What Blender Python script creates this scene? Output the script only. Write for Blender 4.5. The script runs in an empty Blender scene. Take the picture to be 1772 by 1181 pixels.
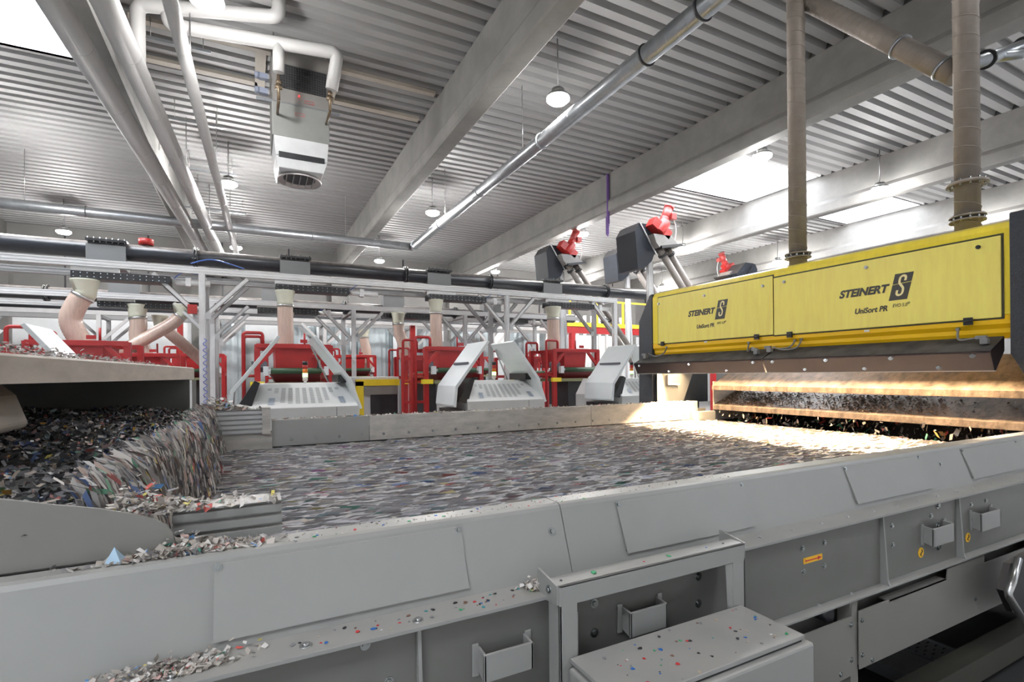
import bpy, bmesh, math, random
import numpy as np
from math import radians as R, sin, cos, pi, atan2, sqrt
from mathutils import Vector, Matrix
random.seed(7); rng = np.random.default_rng(11)
SC = bpy.context.scene
COL = SC.collection

# ------------------------------------------------------------------ camera (eye at the origin, floor 1.8 m below)
FPX = 880.0; TH = atan2(451, 880); ROLL = 0.0097
Fv = Vector((sin(TH), cos(TH), 0)); Rv = Vector((cos(TH), -sin(TH), 0)); Uv = Vector((0, 0, 1))
cr = Rv*cos(ROLL) - Uv*sin(ROLL); cu = Rv*sin(ROLL) + Uv*cos(ROLL)
cam = bpy.data.cameras.new('camera'); camo = bpy.data.objects.new('camera', cam); COL.objects.link(camo)
mw = Matrix.Identity(4)
for i in range(3):
    mw[i][0] = cr[i]; mw[i][1] = cu[i]; mw[i][2] = -Fv[i]
camo.matrix_world = mw
cam.sensor_width = 36; cam.lens = FPX/1772*36; cam.shift_y = (648.5-590.5)/1772; cam.clip_start = 0.02; cam.clip_end = 200
SC.camera = camo

# ------------------------------------------------------------------ world, view, large lights
W = bpy.data.worlds.new('overcast'); SC.world = W; W.use_nodes = True
bg = W.node_tree.nodes['Background']; bg.inputs[0].default_value = (0.98, 0.99, 1.0, 1); bg.inputs[1].default_value = 14.0
SC.view_settings.view_transform = 'Standard'; SC.view_settings.look = 'None'; SC.view_settings.gamma = 1
SC.view_settings.use_curve_mapping = False; SC.view_settings.exposure = 0.45
SC.cycles.max_bounces = 7; SC.cycles.diffuse_bounces = 5; SC.cycles.glossy_bounces = 3; SC.cycles.transparent_max_bounces = 8
SC.cycles.sample_clamp_indirect = 6; SC.cycles.caustics_reflective = False; SC.cycles.caustics_refractive = False
LAMP_W = 210.0      # each high-bay lamp
HALOGEN_W = 1900.0   # each halogen strip of the sorter
FLOOR = -1.8; CEIL = 5.3
BEAMS = [-7.4, -1.75, 3.30, 8.56, 13.95, 19.3]          # centre of each roof beam
SKY = [(0, -12.6, -7.7, 8.5, 10.75), (1, -7.1, -2.05, 8.5, 10.75), (3, 8.9, 13.7, 8.5, 10.75), (4, 14.2, 19.05, 8.5, 10.75),
       (5, 19.6, 24.5, 8.5, 10.75), (4, 8.9, 13.7, -3.8, -1.6), (1, -7.1, -2.05, -3.8, -1.6)]
def area(name, loc, rot, sx, sy, power, color, portal=False, shape='RECTANGLE', spread=None):
    l = bpy.data.lights.new(name, 'AREA'); l.shape = shape; l.size = sx
    if shape in ('RECTANGLE', 'ELLIPSE'): l.size_y = sy
    l.energy = power; l.color = color
    if spread: l.spread = spread
    if portal: l.cycles.is_portal = True
    o = bpy.data.objects.new(name, l); COL.objects.link(o); o.location = loc; o.rotation_euler = rot
    return o
for (k, x0, x1, y0, y1) in SKY:
    area('skylight_portal', ((x0+x1)/2, (y0+y1)/2, 5.75), (0, 0, 0), x1-x0, y1-y0, 1, (1, 1, 1), True)
# halogen strips inside the sorter head, aimed down at the belt
area('halogen_strip', (4.22, 2.97, 0.10), (0, R(30), 0), 0.10, 2.95, HALOGEN_W, (1, .72, .42), spread=R(100))
area('halogen_strip', (4.52, 2.97, 0.10), (0, R(20), 0), 0.08, 2.95, HALOGEN_W*.03, (1, .72, .42), spread=R(140))

# ------------------------------------------------------------------ materials
def nn(nt, t, **k):
    n = nt.nodes.new(t)
    for a, b in k.items(): setattr(n, a, b)
    return n
MATS = {}
def M(name, col, rough=.5, metal=0.0, var=.06, scale=3.0, dust=0.0, dustcol=(.34, .29, .245), bump=0.0, bscale=40, streak=None, spec=.5, alpha=None, coat=0):
    if name in MATS: return MATS[name]
    m = bpy.data.materials.new(name); m.use_nodes = True; nt = m.node_tree; b = nt.nodes['Principled BSDF']
    b.inputs['Roughness'].default_value = rough; b.inputs['Metallic'].default_value = metal
    b.inputs['Specular IOR Level'].default_value = spec
    if coat: b.inputs['Coat Weight'].default_value = coat
    tc = nn(nt, 'ShaderNodeTexCoord'); mp = nn(nt, 'ShaderNodeMapping')
    nt.links.new(tc.outputs['Object'], mp.inputs[0])
    if streak: mp.inputs['Scale'].default_value = streak
    no = nn(nt, 'ShaderNodeTexNoise'); no.inputs['Scale'].default_value = scale; no.inputs['Detail'].default_value = 5; no.inputs['Roughness'].default_value = .65
    nt.links.new(mp.outputs[0], no.inputs['Vector'])
    mx = nn(nt, 'ShaderNodeMix', data_type='RGBA')
    mx.inputs[6].default_value = (*[max(0, c*(1-var)) for c in col], 1); mx.inputs[7].default_value = (*[min(1, c*(1+var)) for c in col], 1)
    rp = nn(nt, 'ShaderNodeValToRGB'); rp.color_ramp.elements[0].position = .35; rp.color_ramp.elements[1].position = .65
    nt.links.new(no.outputs['Fac'], rp.inputs[0]); nt.links.new(rp.outputs[0], mx.inputs[0])
    out = mx.outputs[2]
    if dust > 0:     # settled dust on the faces that look up
        g = nn(nt, 'ShaderNodeNewGeometry'); sp = nn(nt, 'ShaderNodeSeparateXYZ'); nt.links.new(g.outputs['Normal'], sp.inputs[0])
        mr = nn(nt, 'ShaderNodeMapRange'); mr.inputs[1].default_value = .25; mr.inputs[2].default_value = .95; mr.inputs[4].default_value = dust
        nt.links.new(sp.outputs['Z'], mr.inputs[0])
        n2 = nn(nt, 'ShaderNodeTexNoise'); n2.inputs['Scale'].default_value = 9; n2.inputs['Detail'].default_value = 6; nt.links.new(tc.outputs['Object'], n2.inputs['Vector'])
        mu = nn(nt, 'ShaderNodeMath', operation='MULTIPLY'); r2 = nn(nt, 'ShaderNodeMapRange'); r2.inputs[1].default_value = .3; r2.inputs[2].default_value = .6; r2.inputs[3].default_value = .45
        nt.links.new(n2.outputs['Fac'], r2.inputs[0]); nt.links.new(r2.outputs[0], mu.inputs[0]); nt.links.new(mr.outputs[0], mu.inputs[1])
        m2 = nn(nt, 'ShaderNodeMix', data_type='RGBA'); m2.inputs[7].default_value = (*dustcol, 1)
        nt.links.new(mu.outputs[0], m2.inputs[0]); nt.links.new(out, m2.inputs[6]); out = m2.outputs[2]
    nt.links.new(out, b.inputs['Base Color'])
    if bump:
        n3 = nn(nt, 'ShaderNodeTexNoise'); n3.inputs['Scale'].default_value = bscale; n3.inputs['Detail'].default_value = 4
        nt.links.new(tc.outputs['Object'], n3.inputs['Vector'])
        bp = nn(nt, 'ShaderNodeBump'); bp.inputs['Strength'].default_value = bump; bp.inputs['Distance'].default_value = .01
        nt.links.new(n3.outputs['Fac'], bp.inputs['Height']); nt.links.new(bp.outputs[0], b.inputs['Normal'])
    MATS[name] = m; return m
def E_(name, col, s):
    if name in MATS: return MATS[name]
    m = bpy.data.materials.new(name); m.use_nodes = True; nt = m.node_tree
    b = nt.nodes['Principled BSDF']; b.inputs['Base Color'].default_value = (*col, 1); b.inputs['Emission Color'].default_value = (*col, 1); b.inputs['Emission Strength'].default_value = s
    MATS[name] = m; return m
def flake_mat(name, cols, rough=.55, keep_order=False):
    m = bpy.data.materials.new(name); m.use_nodes = True; nt = m.node_tree; b = nt.nodes['Principled BSDF']; b.inputs['Roughness'].default_value = rough
    g = nn(nt, 'ShaderNodeNewGeometry'); rp = nn(nt, 'ShaderNodeValToRGB'); rp.color_ramp.interpolation = 'CONSTANT'
    tot = sum(w for _, w in cols); acc = 0; e = rp.color_ramp.elements
    while len(e) > 1: e.remove(e[-1])
    for i, (c, w) in enumerate(cols):
        if i == 0: e[0].position = 0; e[0].color = (*c, 1)
        else:
            q = e.new(acc/tot); q.color = (*c, 1)
        acc += w
    nt.links.new(g.outputs['Random Per Island'], rp.inputs[0]); nt.links.new(rp.outputs[0], b.inputs['Base Color'])
    MATS[name] = m; return m
paint = M('light grey machine paint', (.29, .291, .279), .38, 0, .045, 2.2, .35, (.50, .46, .41))
paint_d = M('shaded grey plate paint', (.15, .15, .138), .4, 0, .06, 3, .4)  # machine grey darkened to carry the shade on recessed plates
paint_dust = M('dusty grey paint', (.42, .40, .37), .5, 0, .18, 6, .6, streak=(1, 1, 3))
guard = M('taupe grey guard paint', (.225, .216, .198), .42, 0, .05, 2)
rubber = M('grey conveyor belt', (.36, .345, .35), .6, 0, .15, 30)
yellow = M('yellow dusty enamel', (.95, .74, .05), .32, 0, .08, 3, .55, (.46, .36, .16), streak=(1, 4, .6), coat=.25)
yellow_door = M('pale yellow door enamel', (1.0, .84, .20), .22, 0, .05, 4, streak=(1, 5, .8), coat=.5)
amber = M('amber yellow enamel', (.98, .58, .01), .3, 0, .04, 3, coat=.3)
anth = M('anthracite hammer paint', (.030, .036, .048), .42, 0, .2, 60, .35, bump=.25, bscale=120)
barm = M('dark guard bar paint', (.012, .011, .015), .75, 0, .15, 5, .6, (.15, .142, .13), spec=.12)
black = M('black steel', (.02, .021, .024), .4, 0, .2, 8, .35)
blackpipe = M('black painted pipe', (.03, .033, .04), .3, 0, .2, 4, 1.0, (.36, .32, .29))
steel = M('brushed steel', (.55, .55, .55), .3, 1, .08, 20)
galv = M('galvanised sheet', (.38, .40, .42), .32, .85, .10, 6, .25)
galv_dusty = M('dusty brown spiral duct', (.27, .235, .205), .55, .25, .12, 5, .35, (.32, .28, .24), bump=.2)
alu = M('aluminium profile', (.68, .68, .68), .45, .1, .05, 6, .4, (.42, .39, .37))
alu_d = M('dark aluminium profile', (.44, .445, .45), .45, .1, .05, 6, .3)
white_ins = M('white pipe insulation', (.43, .424, .418), .5, 0, .03, 2, .25)
conc = M('concrete beam', (.20, .194, .185), .75, 0, .12, 1.6, bump=.12, bscale=14)
deckm = M('trapezoidal deck sheet', (.30, .298, .297), .6, 0, .05, 1.0, streak=(.2, 2, 1))
wallm = M('grey wall panel', (.20, .195, .19), .8, 0, .08, 1)
wallw = M('pale wall sheet', (.80, .82, .84), .6, 0, .06, 1.2)
floorm = M('worn grey floor', (.42, .41, .40), .6, 0, .15, 2)
red = M('red machine enamel', (.40, .02, .022), .36, 0, .10, 4, .25, (.38, .2, .18))
red_b = M('bright red gear motor paint', (.40, .025, .022), .4, 0, .12, 9)
white = M('white machine enamel', (.88, .88, .875), .4, 0, .03, 2)
pale_grey = M('pale grey sheet metal', (.68, .715, .73), .4, 0, .03, 2)
hosem = M('translucent tan hose', (.56, .42, .35), .3, 0, .12, 8, streak=(6, 6, .6), coat=.3)
cream = M('cream plastic nozzle', (.58, .58, .47), .45)
green = M('dark green roller', (.03, .075, .035), .45)
yel = M('safety yellow', (.86, .66, .03), .45)
dirty = M('dirty steel chute', (.20, .155, .12), .45, .1, .5, 7, streak=(1, 2, 1), bump=.35, bscale=60)
tan = M('dusty tan sheet', (.40, .355, .31), .55, 0, .12, 5, .3, streak=(1, 1, 3))
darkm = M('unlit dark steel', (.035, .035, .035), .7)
woodm = M('cream timber rail', (.46, .42, .36), .7)
purple = M('purple textile sling', (.12, .06, .22), .8)
zinc = M('zinc bolt', (.36, .38, .38), .25, .9, .1, 30)
anth_head = M('dark slate sheet', (.016, .019, .026), .5, 0, .1, 5, .25, spec=.25)
silo = M('silo corrugated sheet', (.48, .54, .57), .3, .5, .08, 2)
dustm = M('beige dust', (.44, .38, .33), .95, 0, .25, 60, bump=.6, bscale=90)
signm = M('orange sticker', (.85, .48, .02), .5); redink = M('red ink', (.55, .02, .05), .5); ink = M('black ink', (.03, .03, .03), .5); logo_ink = M('charcoal lettering', (.05, .05, .045), .45)
lampglow = E_('lamp diffuser', (1, 1, 1), 30.0)

# ------------------------------------------------------------------ mesh helpers
OFF = {}
class MB:
    def __init__(s): s.v = []; s.f = []; s.sm = []
    def add(s, vs, fs, smooth=False):
        n = len(s.v); s.v += [tuple(v) for v in vs]
        for f in fs: s.f.append(tuple(i+n for i in f)); s.sm.append(smooth)
        return s
    def box(s, x0, x1, y0, y1, z0, z1):
        v = [(x, y, z) for x in (x0, x1) for y in (y0, y1) for z in (z0, z1)]
        return s.add(v, [(0, 1, 3, 2), (4, 6, 7, 5), (0, 4, 5, 1), (2, 3, 7, 6), (0, 2, 6, 4), (1, 5, 7, 3)])
    def bar(s, a, b, w, h, up=(0, 0, 1)):
        a = Vector(a); b = Vector(b); d = (b-a).normalized(); u = Vector(up)
        if abs(d.dot(u)) > .98: u = Vector((0, 1, 0))
        r = d.cross(u).normalized(); u = r.cross(d)
        v = []
        for p in (a, b):
            for i, j in ((-1, -1), (1, -1), (1, 1), (-1, 1)): v.append(p + r*(w/2*i) + u*(h/2*j))
        return s.add(v, [(3, 2, 1, 0), (4, 5, 6, 7), (0, 1, 5, 4), (1, 2, 6, 5), (2, 3, 7, 6), (3, 0, 4, 7)])
    def tube(s, pts, r, n=20, cap=True, radii=None, smooth=True):
        pts = [Vector(p) for p in pts]; rings = []; up = None
        for i, p in enumerate(pts):
            d = (pts[min(i+1, len(pts)-1)] - pts[max(i-1, 0)]).normalized()
            if up is None:
                up = Vector((0, 0, 1)) if abs(d.z) < .9 else Vector((1, 0, 0))
            x = d.cross(up).normalized(); up = x.cross(d).normalized()
            q = radii[i] if radii else r
            rings.append([p + (x*cos(2*pi*k/n) + up*sin(2*pi*k/n))*q for k in range(n)])
        v = [c for g in rings for c in g]; f = []
        for i in range(len(rings)-1):
            for k in range(n):
                f.append((i*n+k, i*n+(k+1) % n, (i+1)*n+(k+1) % n, (i+1)*n+k))
        s.add(v, f, smooth)
        if cap:
            m = len(s.v)-len(v)
            s.f.append(tuple(m+k for k in range(n))[::-1]); s.sm.append(False)
            s.f.append(tuple(m+(len(rings)-1)*n+k for k in range(n))); s.sm.append(False)
        return s
    def cyl(s, a, b, r, n=20, r2=None):
        return s.tube([a, b], r, n, radii=[r, r if r2 is None else r2])
    def prism(s, prof, ax, a0, a1):      # prof: 2-D outline in the two other axes (x,y,z order), extruded along ax
        def mk(p, t):
            return (t, p[0], p[1]) if ax == 'x' else (p[0], t, p[1]) if ax == 'y' else (p[0], p[1], t)
        n = len(prof); v = [mk(p, a0) for p in prof] + [mk(p, a1) for p in prof]
        f = [tuple(range(n))[::-1], tuple(range(n, 2*n))] + [(i, (i+1) % n, n+(i+1) % n, n+i) for i in range(n)]
        return s.add(v, f)
    def build(s, name, mat, parent=None, bevel=0, loc=None):
        me = bpy.data.meshes.new(name); off = Vector(OFF.get(parent.name, (0, 0, 0))) if parent else Vector(loc or (0, 0, 0))
        me.from_pydata([tuple(Vector(v)-off) for v in s.v], [], s.f); me.polygons.foreach_set('use_smooth', s.sm)
        me.materials.append(mat)
        bm = bmesh.new(); bm.from_mesh(me); bmesh.ops.recalc_face_normals(bm, faces=bm.faces); bm.to_mesh(me); bm.free()
        o = bpy.data.objects.new(name, me); COL.objects.link(o)
        if parent: o.parent = parent; OFF[o.name] = off
        else: o.location = off; OFF[o.name] = off
        if bevel:
            b = o.modifiers.new('b', 'BEVEL'); b.width = bevel; b.segments = 2; b.limit_method = 'ANGLE'; b.angle_limit = R(40)
        return o
def tag(o, label, cat, group=None, kind=None):
    o['label'] = label; o['category'] = cat
    if group: o['group'] = group
    if kind: o['kind'] = kind
    return o
def thing(name, loc, label, cat, group=None):
    o = bpy.data.objects.new(name, None); COL.objects.link(o); o.location = loc; o.empty_display_size = .1; OFF[o.name] = tuple(loc)
    return tag(o, label, cat, group)
def copy_tree(o, parent=None):
    c = o.copy(); COL.objects.link(c); c.parent = parent
    for ch in list(o.children): copy_tree(ch, c)
    return c
def dup(o, d, label, group=None, rz=0):
    c = copy_tree(o); c.location = Vector(o.location) + Vector(d); c.rotation_euler.z = rz; c['label'] = label
    if group: c['group'] = group
    return c
def struct(name, mb, mat, bevel=0, parent=None):
    o = mb.build(name, mat, parent, bevel)
    if not parent: o['kind'] = 'structure'
    return o
def flakes(name, pos, axis, size, aspect, mat, lift=.004, tilt=.35, parent=None, vertical=0):
    """many small bent scraps: pos Nx3, axis Nx3 direction of their long side"""
    N = len(pos); ax = axis/np.linalg.norm(axis, axis=1, keepdims=True)
    up = np.tile([0., 0, 1], (N, 1)) + rng.normal(0, tilt, (N, 3))
    if vertical: up = rng.normal(0, 1, (N, 3))
    sd = np.cross(ax, up); sd /= np.linalg.norm(sd, axis=1, keepdims=True); nr = np.cross(sd, ax)
    L = (rng.uniform(size[0], size[1], N)/2)[:, None]; Wd = L/(rng.uniform(aspect[0], aspect[1], N)[:, None])
    c = pos + np.array([0, 0, 1.])*lift
    k = rng.uniform(-.5, .5, (N, 1))*L*.6
    p = [c-ax*L-sd*Wd*rng.uniform(.2, 1, (N, 1)), c-ax*L*.6+sd*Wd+nr*k, c+ax*L+sd*Wd*rng.uniform(-.3, 1, (N, 1))+nr*k*.4, c+ax*L*.5-sd*Wd-nr*k*.5]
    V = np.stack(p, 1).reshape(-1, 3)
    off = Vector(OFF.get(parent.name, (0, 0, 0))) if parent else Vector((0, 0, 0))
    V = V-np.array(off)
    me = bpy.data.meshes.new(name); me.vertices.add(len(V)); me.vertices.foreach_set('co', V.astype(np.float32).ravel())
    F = np.array([[0, 1, 2], [0, 2, 3]]); idx = (np.arange(N)[:, None, None]*4+F[None]).reshape(-1)
    me.loops.add(len(idx)); me.loops.foreach_set('vertex_index', idx.astype(np.int32)); me.polygons.add(2*N)
    me.polygons.foreach_set('loop_start', np.arange(0, 6*N, 3, dtype=np.int32)); me.polygons.foreach_set('loop_total', np.full(2*N, 3, dtype=np.int32))
    me.update(); me.validate(); me.materials.append(mat)
    o = bpy.data.objects.new(name, me); COL.objects.link(o)
    if parent: o.parent = parent; OFF[o.name] = off
    return o
def bolt(x, y, z, r, parent, d=(0, -1, 0), m=zinc, name='bolt', h=.5):
    b = MB(); a = Vector((x, y, z)); d = Vector(d).normalized()
    b.cyl(a-d*r*.1, a+d*r*.22, r*1.35, 14); b.cyl(a+d*r*.2, a+d*(r*h+r*.22), r*.8, 6)
    return b.build(name, m, parent)

# ================================================================== THE HALL
struct('floor', MB().box(-14, 26, -5, 23.3, FLOOR-.1, FLOOR), floorm)
def deck(mb, x0, x1, y0, y1, p=.28):
    y = y0
    prof = []
    while y < y1-1e-4:
        for a, z in ((0, CEIL), (.15, CEIL), (.175, CEIL+.10), (.250, CEIL+.10)):
            if y+a < y1: prof.append((y+a, z))
        y += p
    prof.append((y1, CEIL))
    n = len(prof); v = [(x0, a, z) for a, z in prof] + [(x1, a, z) for a, z in prof]
    v += [(x0, a, z+.01) for a, z in prof] + [(x1, a, z+.01) for a, z in prof]
    f = [(i, i+1, n+i+1, n+i) for i in range(n-1)] + [(2*n+i, 3*n+i, 3*n+i+1, 2*n+i+1) for i in range(n-1)]
    mb.add(v, f)
mb = MB()
edges = [-14] + BEAMS + [26]
for i in range(len(edges)-1):
    x0, x1 = edges[i], edges[i+1]; holes = sorted([(s[3], s[4]) for s in SKY if x0 < (s[1]+s[2])/2 < x1]); y = -5
    for a, b in holes:
        deck(mb, x0, x1, y, a); y = b
    deck(mb, x0, x1, y, 23.2)
struct('ceiling', mb, deckm)
for i, (k, x0, x1, y0, y1) in enumerate(SKY):
    b = MB(); t = .08
    b.box(x0-t, x0, y0-t, y1+t, CEIL, CEIL+.5); b.box(x1, x1+t, y0-t, y1+t, CEIL, CEIL+.5); b.box(x0, x1, y0-t, y0, CEIL, CEIL+.5); b.box(x0, x1, y1, y1+t, CEIL, CEIL+.5)
    w = struct('window_%d' % (i+1), b, white)
    if 'opal' not in MATS:
        m = bpy.data.materials.new('skylight sheet'); m.use_nodes = True; nt = m.node_tree; nt.nodes.clear()
        o_ = nn(nt, 'ShaderNodeOutputMaterial'); tr = nn(nt, 'ShaderNodeBsdfTransparent'); tl = nn(nt, 'ShaderNodeBsdfTranslucent'); tr.inputs[0].default_value = (.95, .97, 1, 1)
        mx = nn(nt, 'ShaderNodeMixShader'); mx.inputs[0].default_value = .12; nt.links.new(tr.outputs[0], mx.inputs[1]); nt.links.new(tl.outputs[0], mx.inputs[2]); nt.links.new(mx.outputs[0], o_.inputs[0]); MATS['opal'] = m
    MB().box(x0, x1, y0, y1, CEIL+.46, CEIL+.47).build('pane', MATS['opal'], w)
for x in BEAMS:     # precast I-beams running away from the camera
    pr = [(-.25, CEIL), (-.25, CEIL-.10), (-.08, CEIL-.16), (-.08, 4.58), (-.16, 4.50), (-.16, 4.30), (-.14, 4.28), (.14, 4.28), (.16, 4.30), (.16, 4.50), (.08, 4.58), (.08, CEIL-.16), (.25, CEIL-.10), (.25, CEIL)]
    pr = [(-.10, CEIL), (-.10, 4.62), (-.16, 4.52), (-.16, 4.31), (-.13, 4.28), (.13, 4.28), (.16, 4.31), (.16, 4.52), (.10, 4.62), (.10, CEIL)]
    bm_ = struct('ceiling_beam', MB().prism([(x+a, z) for a, z in pr], 'y', -5, 23), conc); MB().box(x-.09, x+.09, -5, 23, CEIL, CEIL+.15).build('leak_block', M('dark leak block', (.07, .07, .075), .9), bm_)  # dark block added over each beam to stop daylight leaking through the ribs
b = MB(); b.box(-14, 26, 23, 23.3, 2.0, CEIL+.2)
w = struct('wall_back', b, wallm)
b = MB(); b.box(-14, 26, 22.9, 23.0, FLOOR, 2.1); b.build('pale_sheet_dado', wallw, w)
b = MB()
for x in np.arange(-13, 26, 2.4): b.box(x, x+.05, 22.97, 23.0, 2.1, CEIL)
b.build('panel_joint', black, w)
b = MB()
for x in BEAMS: b.box(x-.25, x+.25, 22.6, 23.0, FLOOR, 4.3)
b.build('wall_column', conc, w)
b = MB(); b.box(-10.0, -9.8, -5, 23, FLOOR, CEIL+.2); struct('wall_left', b, wallm)
b = MB(); b.box(25.8, 26, -5, 23, FLOOR, CEIL+.2); struct('wall_right', b, wallm)
b = MB(); b.box(-14, 26, -5.2, -5, FLOOR, CEIL+.2); struct('wall_front', b, wallw)

# ------------------------------------------------------------------ high-bay lamps
def lamp(x, y):
    o = thing('high_bay_lamp', (x, y, 4.35), '', 'lamp')
    b = MB(); b.cyl((x, y, 4.361), (x, y, 4.40), .175, 28); b.cyl((x, y, 4.40), (x, y, 4.50), .10, 20); b.build('housing', steel, o)
    b = MB(); b.tube([(x, y, 4.36), (x, y, 4.33), (x, y, 4.29)], .15, 28, radii=[.18, .18, .13]); b.build('diffuser', lampglow, o)
    b = MB(); b.cyl((x, y, 4.5), (x, y, CEIL+.01), .012, 8); b.build('hanger_rod', steel, o)
    l = bpy.data.lights.new('lamp_light', 'POINT'); l.energy = LAMP_W*(.22 if y < 2 else .62 if y < 8 else 1.5); l.shadow_soft_size = .14; l.color = (1, .985, .965)
    lo = bpy.data.objects.new('lamp_light', l); COL.objects.link(lo); lo.location = (x, y, 4.14)
    return o
rows = {6.8: 'first row of lamps, over the belt', 13.05: 'second row of lamps', 19.4: 'back row of lamps, by the far wall'}
cols = {-4.9: 'the leftmost bay', -.42: 'the bay of the white pipes', 4.35: 'the bay of the galvanised duct', 9.2: 'the bay past the second beam', 13.43: 'the bay past the large skylight', 18.5: 'the bay behind the second skylight'}
for y, rt in rows.items():
    for x, ct in cols.items():
        if y < 10 and x < -4: continue
        l = lamp(x, y); l['label'] = ('round white high-bay lamp in ' + ct + ', ' + rt.split(',')[0].replace(' of lamps', '').replace('first row', 'nearest row')); l['group'] = 'high-bay lamps under the roof'
for x in (-.42, 4.35):
    l = lamp(x, .6); l['label'] = 'round high-bay lamp out of view above the operator, ' + ('near the air heater bay' if x < 0 else 'near bay of the galvanised duct'); l['group'] = 'high-bay lamps under the roof'

# ================================================================== THE BIG BELT CONVEYOR
cv = thing('belt_conveyor', (0, 2.6, FLOOR), 'wide light grey belt conveyor carrying plastic flakes under the yellow machine', 'conveyor')
MB().box(-.6, 4.52, 1.13, 4.10, -.56, -.53).build('belt', rubber, cv)
b = MB(); b.cyl((4.5, 1.15, -.62), (4.5, 4.08, -.62), .09, 28); b.build('head_roller', steel, cv)
YT, YI = 1.060, 1.135
face = lambda z: 1.058-(-.325-z)*.36      # y of the sloping face at height z
def cover(x0, x1):
    pr = [(YI, -.56), (YI, -.335), (YI-.006, -.322), (YI-.012, -.318), (1.072, -.318), (1.062, -.321), (1.057, -.329), (face(-.47), -.472), (1.02, -.474), (1.10, -.36), (1.125, -.36), (1.125, -.56)]
    o = MB().prism(pr, 'x', x0, x1).build('side_cover', paint, cv); return o
for x0, x1 in ((-3.2, .6700), (.6725, 4.35)): cover(x0, x1)
def plate_on_face(x0, x1, z0, z1, sk=0):      # thin raised cover plate on the sloping face
    t = .0022; v = []
    for (x, z) in ((x0, z1), (x1, z1), (x1+sk, z0), (x0+sk, z0)): v.append((x, face(z)-.001, z)); 
    for (x, z) in ((x0, z1), (x1, z1), (x1+sk, z0), (x0+sk, z0)): v.append((x, face(z)-.001-(t if z > -.4 else .007), z-.0008))
    MB().add(v, [(0, 1, 2, 3), (7, 6, 5, 4), (0, 4, 5, 1), (1, 5, 6, 2), (2, 6, 7, 3), (3, 7, 4, 0)]).build('cover_plate', paint, cv)
nrm = Vector((0, -1, .36)).normalized()
for (x0, x1) in ((-.062, .408), (.838, 1.318), (1.835, 2.33), (2.67, 3.2)):
    plate_on_face(x0, x1, -.452, -.334)
    for x in (x0+.006, x1-.006):
        for z in (-.340, -.447): bolt(x, face(z)-.003, z, .0052, cv, nrm)
bolt(.636, face(-.376), -.376, .0068, cv, nrm); bolt(2.47, face(-.378), -.378, .0068, cv, nrm)
# C-channel below the cover
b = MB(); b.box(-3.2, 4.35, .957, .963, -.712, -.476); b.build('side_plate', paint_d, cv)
b = MB(); b.box(-3.2, 4.35, .926, 1.03, -.478, -.470); b.build('upper_flange', paint, cv, .001)
b = MB(); b.box(-3.2, 4.35, .926, 1.006, -.719, -.712); b.build('lower_flange', paint, cv, .001)
for x in (-.5, .278, 1.165, 1.87, 2.39, 3.1):
    v = [(x, .957, -.478), (x, .948, -.478), (x, .934, -.70), (x, .928, -.712), (x, .957, -.712)]
    v += [(a+.007, y, z) for a, y, z in v]
    MB().add(v, [(4, 3, 2, 1, 0), (5, 6, 7, 8, 9), (0, 1, 6, 5), (1, 2, 7, 6), (2, 3, 8, 7), (3, 4, 9, 8), (4, 0, 5, 9)]).build('stiffener_plate', paint, cv)
for i, (x, z, s) in enumerate([(.614, -.548, .009), (.616, -.619, .009), (.728, -.552, .008), (.727, -.622, .008), (1.074, -.553, .008), (1.073, -.626, .008), (1.522, -.551, .007), (1.634, -.551, .007), (1.527, -.624, .007), (1.633, -.625, .007),
                  (2.03, -.554, .007), (2.033, -.622, .007), (2.30, -.555, .008), (2.352, -.52, .010), (2.352, -.60, .010), (2.352, -.68, .010), (2.75, -.552, .007), (2.75, -.612, .007), (2.62, -.552, .007), (2.62, -.612, .007), (.19, -.517, .007), (.235, -.60, .007), (.075, -.595, .009)]):
    bolt(x*.957, .957, z*.957, s, cv, name='hex_bolt')
for x in np.arange(1.28, 3.4, .142):
    bolt(x, .965, -.470, .005, cv, (0, 0, 1), steel)
bolt(.08, .955, -.47, .008, cv, (0, 0, 1), steel); bolt(.28, .95, -.47, .008, cv, (0, 0, 1), steel); bolt(-.115, .955, -.47, .008, cv, (0, 0, 1), steel); bolt(1.53, .955, -.712, .006, cv, (0, 0, 1), steel); bolt(1.70, .955, -.712, .006, cv, (0, 0, 1), steel)
b = MB(); ring = [(-.02+.18*cos(a), .956, -.635+.115*sin(a)) for a in np.linspace(0, 2*pi, 49)]; b.tube(ring, .0016, 6, False); b.build('round_cover_edge', paint, cv)
def bracket(x0, x1, z0, z1, yo=.922):     # folded U-shaped lug that stands off the side plate, open at the top
    x0, x1, z0, z1 = [q*.922/.93 for q in (x0, x1, z0, z1)]; t = .006; b = MB(); b.box(x0, x1, yo, yo+t, z0, z1)
    v = [(x0, yo, z0), (x0, yo, z1), (x0, .957, z1+.004), (x0, .957, z0+.01)]
    for xx in (x0, x1-t):
        vv = [(xx, y, z) for _, y, z in v] + [(xx+t, y, z) for _, y, z in v]
        b.add(vv, [(0, 1, 2, 3), (7, 6, 5, 4), (0, 4, 5, 1), (1, 5, 6, 2), (2, 6, 7, 3), (3, 7, 4, 0)])
    b.box(x0-.012, x0+.002, .952, .957, z0, z1+.01); b.box(x1-.002, x1+.012, .952, .957, z0, z1+.01)
    b.build('folded_bracket', paint, cv, .0015)
for a in ((.408, .521, -.617, -.561), (.780, .895, -.618, -.559), (2.16, 2.31, -.632, -.567), (2.527, 2.69, -.632, -.563)): bracket(*a)
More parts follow.
